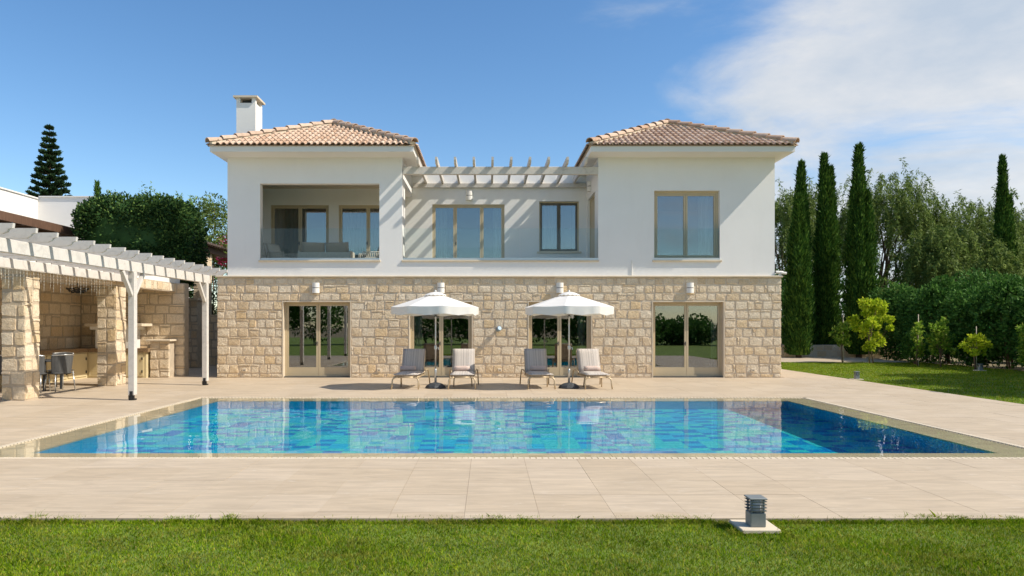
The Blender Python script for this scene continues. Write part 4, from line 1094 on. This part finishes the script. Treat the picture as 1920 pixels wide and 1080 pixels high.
def limbs(mb, p0, targets, r0, bend=.25):
    for t in targets:
        p, q = Vector(p0), Vector(t); m = p.lerp(q, .5) + Vector(vr.normal(size=3)) * bend
        mb.tube([p, p.lerp(m, .5) + Vector((0, 0, .05)), m, m.lerp(q, .6), q], [r0, r0 * .8, r0 * .6, r0 * .4, r0 * .15], 6)
def cypress(x, y, h, r, label, seed, tops=((0, 0, 1.0),), n=15000):
    t = thing('cypress_tree', label, 'tree', (x, y, 0), 'tall slim cypress trees')
    obj('trunk', MB().tube([(0, 0, -.1), (0.02, 0, 1.2), (0, 0, h * .6), (0, 0, h * .93)], [.16, .13, .07, .015], 8), 'bark', t, True, False)
    Vs = []; core = MB(); r_full = r
    plumes = [(a, b, f, 1.0, n * f / len(tops) * .7) for (a, b, f) in tops]
    for k in range(9):
        th_ = vr.uniform(0, 6.28); plumes.append((math.cos(th_) * r * .62, math.sin(th_) * r * .62, vr.uniform(.34, .84), vr.uniform(.38, .55), n * .07))
    for (ox, oy, f, rf, m) in plumes:
        hh = h * f; m = int(m); ph = vr.uniform(0, 6, 6); r = r_full * rf
        def rad(z, th):
            u = z / hh; env = np.interp(u, (0, .08, .35, .55, .72, .86, .95, 1), (.7, .95, 1.0, .86, .60, .36, .20, .02))
            lump = 1 + .20 * np.sin(3 * th + ph[0] + z * .35) + .15 * np.sin(5 * th + ph[1] - z * .5) + .13 * np.sin(z * 1.3 + ph[2] + th) + .09 * np.sin(z * 3.7 + 3 * th + ph[3]) + .07 * np.sin(z * 8 + 2 * th + ph[4])
            return r * env * lump + .035
        z = hh * (vr.random(m) ** .92) * .985 + .12; th = vr.uniform(0, 2 * np.pi, m); R_ = rad(z, th) * np.where(vr.random(m) < .12, vr.uniform(1.0, 1.22, m), vr.uniform(.76, 1.05, m))
        C = np.stack([ox + R_ * np.cos(th), oy + R_ * np.sin(th), z], 1)
        Dv = np.stack([np.cos(th) * .32, np.sin(th) * .32, np.ones(m)], 1) + vr.normal(size=(m, 3)) * .28
        Vs.append(leaf_verts(C, Dv, vr.uniform(.13, .34, m), vr.uniform(.018, .042, m)))
        ns, nz = 14, 26; q = len(core.v)
        vs = [(ox + .80 * float(rad(np.float64(hh * (j / nz) * .96 + .15), np.float64(2 * np.pi * i / ns))) * math.cos(2 * math.pi * i / ns), oy + .80 * float(rad(np.float64(hh * (j / nz) * .96 + .15), np.float64(2 * np.pi * i / ns))) * math.sin(2 * math.pi * i / ns), hh * (j / nz) * .96 + .15) for j in range(nz + 1) for i in range(ns)]
        fs = [(j * ns + i, j * ns + (i + 1) % ns, (j + 1) * ns + (i + 1) % ns, (j + 1) * ns + i) for j in range(nz) for i in range(ns)]
        core.add(vs, fs)
    cr_ = foliage('crown', np.concatenate(Vs), 'cyp', t); obj('crown_filler', core, 'cyp', cr_, True, False)  # solid core added inside the leaves so the crown blocks light
    return t
cypress(15.9, 36.4, 8.2, .50, 'shorter dark cypress close to the villa corner', 1, n=13000)
cypress(16.75, 38.0, 10.3, .40, 'slim pointed cypress just beyond the villa corner', 2, n=14000)
cypress(18.25, 38.6, 10.9, .42, 'twin topped cypress between two slim cypresses', 3, ((0, 0, 1.0), (.42, .2, .94)), 24000)
cypress(19.4, 37.2, 11.05, .47, 'tallest cypress with blunt top behind the yellow citrus', 4, ((0, 0, 1.0), (.35, -.1, .78)), 24000)
cypress(28.8, 39.8, 11.1, .33, 'lone pointed cypress rising beyond the laurel hedge', 5, ((0, 0, 1.0), (.35, 0, .8)), 20000)

def pepper_tree(x, y, h, r, label, n_str=420, per=60, trunk_h=2.2):
    t = thing('pepper_tree', label, 'tree', (x, y, 0), 'feathery weeping pepper trees')
    cz = h * .62; ctr = []
    for k in range(60):
        d = unit(1)[0]; d[2] = abs(d[2]) * .9 - .1; ctr.append((d[0] * r * .85, d[1] * r * .85, cz + d[2] * (h - cz)))
    mb = MB().tube([(0, 0, -.1), (.1, 0, trunk_h * .6), (.05, .1, trunk_h)], [.28, .22, .18], 8)
    limbs(mb, (.05, .1, trunk_h), [Vector(c) * .9 for c in ctr[:22]], .10, .5); obj('trunk', mb, 'bark', t, True, False)
    Vs = []
    for s in range(n_str):
        c = np.array(ctr[vr.integers(0, len(ctr))]) + vr.normal(size=3) * r * .18; L = vr.uniform(.6, 2.0) * h / 9
        out = np.array([c[0], c[1], 0]); out = out / (np.linalg.norm(out) + .3)
        m = per; u = np.sort(vr.random(m)) * L
        sw_ = vr.normal(size=2) * .1
        C = c + np.outer(np.sqrt(u), out * .32) + np.stack([u * sw_[0], u * sw_[1], .18 * np.sqrt(u) - u], 1) + vr.normal(size=(m, 3)) * .05
        Dv = vr.normal(size=(m, 3)) * .8 + np.array([out[0] * .3, out[1] * .3, -.9])
        Vs.append(leaf_verts(C, Dv, vr.uniform(.14, .30, m), vr.uniform(.018, .034, m)))
    foliage('crown', np.concatenate(Vs), 'pepper', t); return t
pepper_tree(25.4, 46, 11.2, 3.9, 'tallest weeping pepper tree behind the cypress with blunt top', 800)
pepper_tree(31.2, 46, 9.6, 3.5, 'rounder weeping pepper tree beside the lone cypress', 680)
pepper_tree(20.4, 48, 11.4, 3.3, 'weeping pepper tree showing between villa wall and first cypresses', 680)
pepper_tree(26.8, 41, 7.4, 2.8, 'lower weeping pepper tree standing before the taller ones', 460)

def shrub(name, label, x, y, h, rx, ry, mat, n, L, W, group=None, cat='shrub', clumps=60, z0=.1, cr=.32, stem=True):
    t = thing(name, label, cat, (x, y, 0), group)
    C = []; Rr = []
    for k in range(clumps):
        d = unit(1)[0]; f = vr.uniform(.55, 1.0) ** .6
        C.append((d[0] * rx * f * .85, d[1] * ry * f * .85, z0 + (h - z0) * (.5 + .44 * d[2] * f))); Rr.append(vr.uniform(.6, 1.3) * cr)
    if stem:
        mb = MB(); 
        for k in range(4): c = C[k * 3]; mb.tube([(vr.uniform(-.12, .12), vr.uniform(-.12, .12), -.06), (c[0] * .3, c[1] * .3, h * .35), c], [.035, .028, .01], 6)
        obj('stems', mb, 'bark', t, True, False)
    foliage('foliage', clump_cloud(np.array(C), np.array(Rr), n, L, W), mat, t); return t
HY_ = [24.6, 26.3, 28.1, 29.9, 31.7, 33.4, 35.2, 22.6, 20.4]
HL = ['broad dark laurel shrub behind the red tipped citrus', 'dark laurel shrub behind the low round citrus', 'glossy dark laurel shrub between the two round headed citrus', 'dark laurel shrub behind the slim staked citrus pair',
      'dark laurel shrub to the side of the tall yellow citrus', 'leafy laurel shrub behind the tall yellow citrus', 'laurel shrub filling the corner by the cypresses', 'laurel shrub next to the red tipped citrus', 'laurel shrub at the open end of the hedge row']
for k, y in enumerate(HY_):
    shrub('laurel_shrub', HL[k], 20.6 + vr.uniform(-.2, .3), y, vr.uniform(3.0, 3.9), 1.55, 1.25, 'hedge', 9000, .17, .042, 'laurel shrubs along the side lawn', clumps=80, cr=.40, z0=-.1)
for k, (x, y, h) in enumerate(((23.2, 29, 4.0), (23.6, 34, 4.4), (22.0, 38.5, 4.2), (24.5, 25, 4.0), (27.5, 33, 4.6), (31, 38, 5.0), (34, 34, 4.6))):
    shrub('tall_shrub', ('grey green tall shrub rising behind the laurel row', 'feathery tall shrub behind the yellow citrus', 'tall shrub at the foot of the blunt cypress', 'tall dark shrub behind the red tipped citrus', 'olive grey shrub between laurel row and pepper trees', 'grey green shrub below the lone cypress', 'pale shrub beyond the lone cypress')[k],
          x, y, h, 1.9, 1.7, 'pepper' if k % 2 == 0 else 'hedge', 7000, .18, .04, 'tall shrubs behind the laurel row', clumps=70, cr=.45)

for k, (x, y, h) in enumerate(((15.2, 41.5, 4.6), (18.0, 42.5, 5.2), (20.8, 42.0, 5.0))):
    shrub('tall_shrub', ('dense dark shrub behind the cypress nearest the villa', 'dense dark shrub between the slim and the twin topped cypress', 'dense dark shrub behind the tallest cypress')[k], x, y, h, 2.0, 1.5, 'hedge', 8000, .2, .045, 'tall shrubs behind the laurel row', clumps=80, cr=.5)
def citrus(label, x, y, h, r, mat, n=1600, trunk=.45, stake=False, stems=1):
    t = thing('citrus_tree', label, 'tree', (x, y, 0), 'young citrus trees along the side lawn')
    z0 = trunk; C = []; Rr = []
    for k in range(34):
        u = vr.uniform(0, 1); a = vr.uniform(0, 6.28); f = vr.uniform(.15, 1.15) * (math.sin(math.pi * (u * .78 + .14)) ** .8)
        C.append((math.cos(a) * r * f, math.sin(a) * r * f, z0 + (h - z0) * (u * .95 + .02))); Rr.append(vr.uniform(.25, .8) * r * .36)
    mb = MB()
    for s in range(stems): mb.tube([(s * .16, 0, -.06), (s * .10 - .04, .02, trunk), (s * .05, 0, h * .7)], [.03, .026, .01], 7)
    limbs(mb, (0, 0, trunk), [Vector(c) for c in C[:9]], .015, .05); obj('trunk', mb, 'bark', t, True, False)
    if stake: obj('stake', MB().tube([(.06, .03, -.1), (.05, .03, h + .35)], .014, 6), 'trim', t, True, False)
    foliage('crown', clump_cloud(np.array(C), np.array(Rr), int(n * .8), .13, .036, .15, .2), mat, t); return t
citrus('tall bright yellow green citrus tree in front of the cypresses', 16.75, 31.2, 2.75, .85, 'citrus', 5200, .65, False, 2)
citrus('small staked citrus next to the low stone wall', 15.75, 31.6, 1.75, .38, 'citrus2', 1100, .75, True)
citrus('thin staked citrus with sparse leaves', 17.7, 29.3, 1.75, .30, 'citrus2', 700, .35, True)
citrus('leafy upright young citrus beside the thin staked one', 18.1, 28.4, 1.85, .48, 'citrus2', 1900, .3)
citrus('low round headed citrus on a staked stem', 18.1, 26.4, 1.25, .45, 'citrus', 1100, .55, True)
citrus('red tipped upright citrus at the far end of the row', 18.4, 24.2, 1.65, .42, 'citrus2', 1700, .45)
shrub('garden_shrub', 'small dark green shrub right of the tall yellow citrus', 18.4, 30.6, 1.3, .6, .6, 'hedge', 2600, .10, .03, cr=.2)

# clipped ficus behind the pavilion
fc = thing('ficus_tree', 'large clipped dark ficus crown rising behind the pergola', 'tree', (-12.45, 25.6, 0))
obj('trunk', MB().tube([(0, 0, -.1), (.05, 0, 1.6), (0, 0, 4.6)], [.22, .2, .1], 8), 'bark', fc, True, False)
C = []; Rr = []
for k in range(520):
    d = unit(1)[0]; d = np.sign(d) * np.abs(d) ** .55; d /= max(1, np.abs(d).max())
    C.append((d[0] * 1.75, d[1] * 1.3, 4.6 + d[2] * 1.35)); Rr.append(vr.uniform(.24, .42))
fcr = foliage('crown', clump_cloud(np.array(C), np.array(Rr), 60000, .115, .034, .1), 'ficus', fc)
vs = []; 
for j in range(13):
    for i in range(24):
        a, e = 2 * math.pi * i / 24, math.pi * (j / 12 - .5); pw2 = lambda q: math.copysign(abs(q) ** .6, q); lum = 1 + .05 * math.sin(i * 2.3 + j * 1.7) + .04 * math.sin(i * 5.1 - j * 2.2)
        vs.append((1.72 * lum * pw2(math.cos(e)) * pw2(math.cos(a)), 1.25 * lum * pw2(math.cos(e)) * pw2(math.sin(a)), 4.6 + 1.32 * lum * pw2(math.sin(e))))
obj('crown_filler', (vs, [(j * 24 + i, j * 24 + (i + 1) % 24, (j + 1) * 24 + (i + 1) % 24, (j + 1) * 24 + i) for j in range(12) for i in range(24)]), 'ficus', fcr, True, False)
sh = []
for k in range(26):
    a, b = vr.uniform(-1.7, 1.8), vr.uniform(-1, 1); hgt = vr.uniform(.15, .35) + (.4 if abs(a - .35) < .3 else 0)
    m = 26; u = vr.random(m) * hgt; lean = vr.normal(size=2) * .3
    sh.append(leaf_verts(np.stack([a + u * lean[0] + vr.normal(size=m) * .02, b + u * lean[1] + vr.normal(size=m) * .02, 6.05 + u], 1), vr.normal(size=(m, 3)) + np.array([0, 0, .8]), vr.uniform(.07, .12, m), .02))
foliage('young_shoots', np.concatenate(sh), 'citrus2', fc)['kind'] = 'stuff'
olive = shrub('olive_tree', 'loose grey green tree top peeking out behind the clipped ficus', -12.2, 31.5, 7.4, 1.15, 1.2, 'pepper', 4200, .15, .03, None, 'tree', 40, 4.6, .42)
shrub('olive_tree', 'low grey green tree top above the dark lean-to roof', -14.4, 38.5, 6.6, 1.9, 1.4, 'pepper', 4200, .16, .035, None, 'tree', 40, 4.2, .45)
shrub('bougainvillea', 'pink flowering bougainvillea at the villa corner', -13.2, 37.5, 6.5, 1.1, .9, 'bougain', 5200, .11, .045, None, 'shrub', 46, 4.6, .35)
for k, (x, y) in enumerate(((-12.6, 32.2), (-10.2, 31.6), (-8.4, 31.2))):
    shrub('dark_shrub', ('dark shrub behind the garden wall next to the stone column', 'dark shrub behind the middle of the garden wall', 'dark shrub behind the garden wall at the villa corner')[k], x, y, 4.6, 1.5, 1.0, 'ficus', 8000, .13, .035, 'dark shrubs behind the garden wall', clumps=90, cr=.42)

# Norfolk pine
def norfolk(x, y, h, label):
    t = thing('norfolk_pine', label, 'tree', (x, y, 0))
    obj('trunk', MB().tube([(0, 0, -.1), (0, 0, h * .5), (0, 0, h)], [.35, .2, .02], 8), 'bark', t, True, False)
    Vs = []; tiers = 27; br = MB()
    for k in range(tiers):
        u = k / (tiers - 1); z = h * (.22 + .77 * u); L = (1 - u) ** .85 * 2.9 + .18; nb = 7 if u < .85 else 5
        for b in range(nb):
            th = 2 * math.pi * (b + .5 * (k % 2)) / nb + vr.uniform(-.15, .15); LL = L * vr.uniform(.75, 1.08); m = int(80 + LL * 260)
            s = vr.uniform(.12, 1, m) ** .8; c, sn = math.cos(th), math.sin(th)
            px = s * LL; pz = z + .05 * LL * s + .16 * LL * s * s
            side = vr.normal(size=m) * .15 * (1.1 - .6 * s) * min(1, LL)
            Cc = np.stack([c * px - sn * side, sn * px + c * side, pz + np.abs(vr.normal(size=m)) * .05], 1)
            Dv = np.stack([np.full(m, c * .6) - sn * side * 2, np.full(m, sn * .6) + c * side * 2, np.full(m, .75)], 1) + vr.normal(size=(m, 3)) * .35
            Vs.append(leaf_verts(Cc, Dv, vr.uniform(.18, .34, m), vr.uniform(.04, .075, m)))
            br.tube([(0, 0, z), (c * LL * .5, sn * LL * .5, z + .06 * LL), (c * LL * .95, sn * LL * .95, z + .2 * LL)], [.04, .03, .01], 5, False)
    obj('branches', br, 'bark', t, True, False, 'stuff'); foliage('crown', np.concatenate(Vs), 'pine', t)
norfolk(-37.0, 60, 18.4, 'tall tiered norfolk pine beyond the white neighbouring house')
cypress(-30.5, 55.5, 12.9, .55, 'thin cypress tip above the white parapet', 8, n=5000)
shrub('pine_tree', 'rounded dark pine top at the edge of the white parapet', -42.5, 60, 13.6, 2.2, 2, 'pine', 6000, .3, .05, None, 'tree', 40, 8, .7)
shrub('pine_tree', 'open dark pine beyond the lone cypress', 37.4, 50, 10.0, 2.0, 1.8, 'pine', 6500, .28, .05, None, 'tree', 34, 3.5, .55)
shrub('pine_tree', 'lower dark pine before the open pine', 33.4, 50.5, 7.8, 1.4, 1.4, 'pine', 3800, .26, .05, None, 'tree', 26, 3.5, .5)
shrub('pine_tree', 'broad pale green tree low behind the lone cypress', 34.5, 45, 5.6, 3.2, 2.4, 'pepper', 9000, .24, .05, None, 'tree', 60, 1, .7)

# garden behind the viewer, seen in the panes: a row of trees past the lawn
BT = ((-20, -14, 6.5, 3.2, 'carob tree mirrored in the loggia glass'), (-15, -17, 6.2, 3.2, 'second carob tree mirrored in the loggia glass'), (-10, -20, 5.4, 3.2, 'dark tree mirrored beside the pergola posts'),
      (-5.5, -18, 4.8, 3.0, 'low tree mirrored in the patio door by the first parasol'), (-1, -20, 4.6, 3.0, 'low tree mirrored between the parasols'), (3.5, -19, 4.5, 3.0, 'low tree mirrored in the patio door by the second parasol'),
      (8.5, -18, 3.6, 3.0, 'low tree mirrored right of the second parasol'), (13, -17, 2.3, 2.8, 'dark tree mirrored in the end patio door'), (17.8, -18, 1.9, 2.6, 'second dark tree mirrored in the end patio door'), (22.5, -16, 2.4, 2.6, 'broad tree past the lawn beyond the mirrored ones'))
for (x, y, h, r, lab) in BT:
    shrub('orchard_tree', lab, x, y, h, r, 2.4, 'hedge', 6500, .30, .075, 'trees across the front lawn', 'tree', 60, .3, .8)
# trees beside the lawn, out of frame, whose shade falls across the side lawn
for (x, y, h, lab) in ((19.6, 18.8, 7.0, 'tall tree past the hedge end shading the side lawn'), (20.9, 21.6, 6.6, 'second tree past the hedge end shading the side lawn'), (18.6, 16.2, 6.2, 'third tree past the hedge end shading the side lawn')):
    shrub('shade_tree', lab, x, y, h, 2.4, 1.5, 'hedge', 7000, .28, .07, 'shade trees past the hedge', 'tree', 60, 3.0, .7)
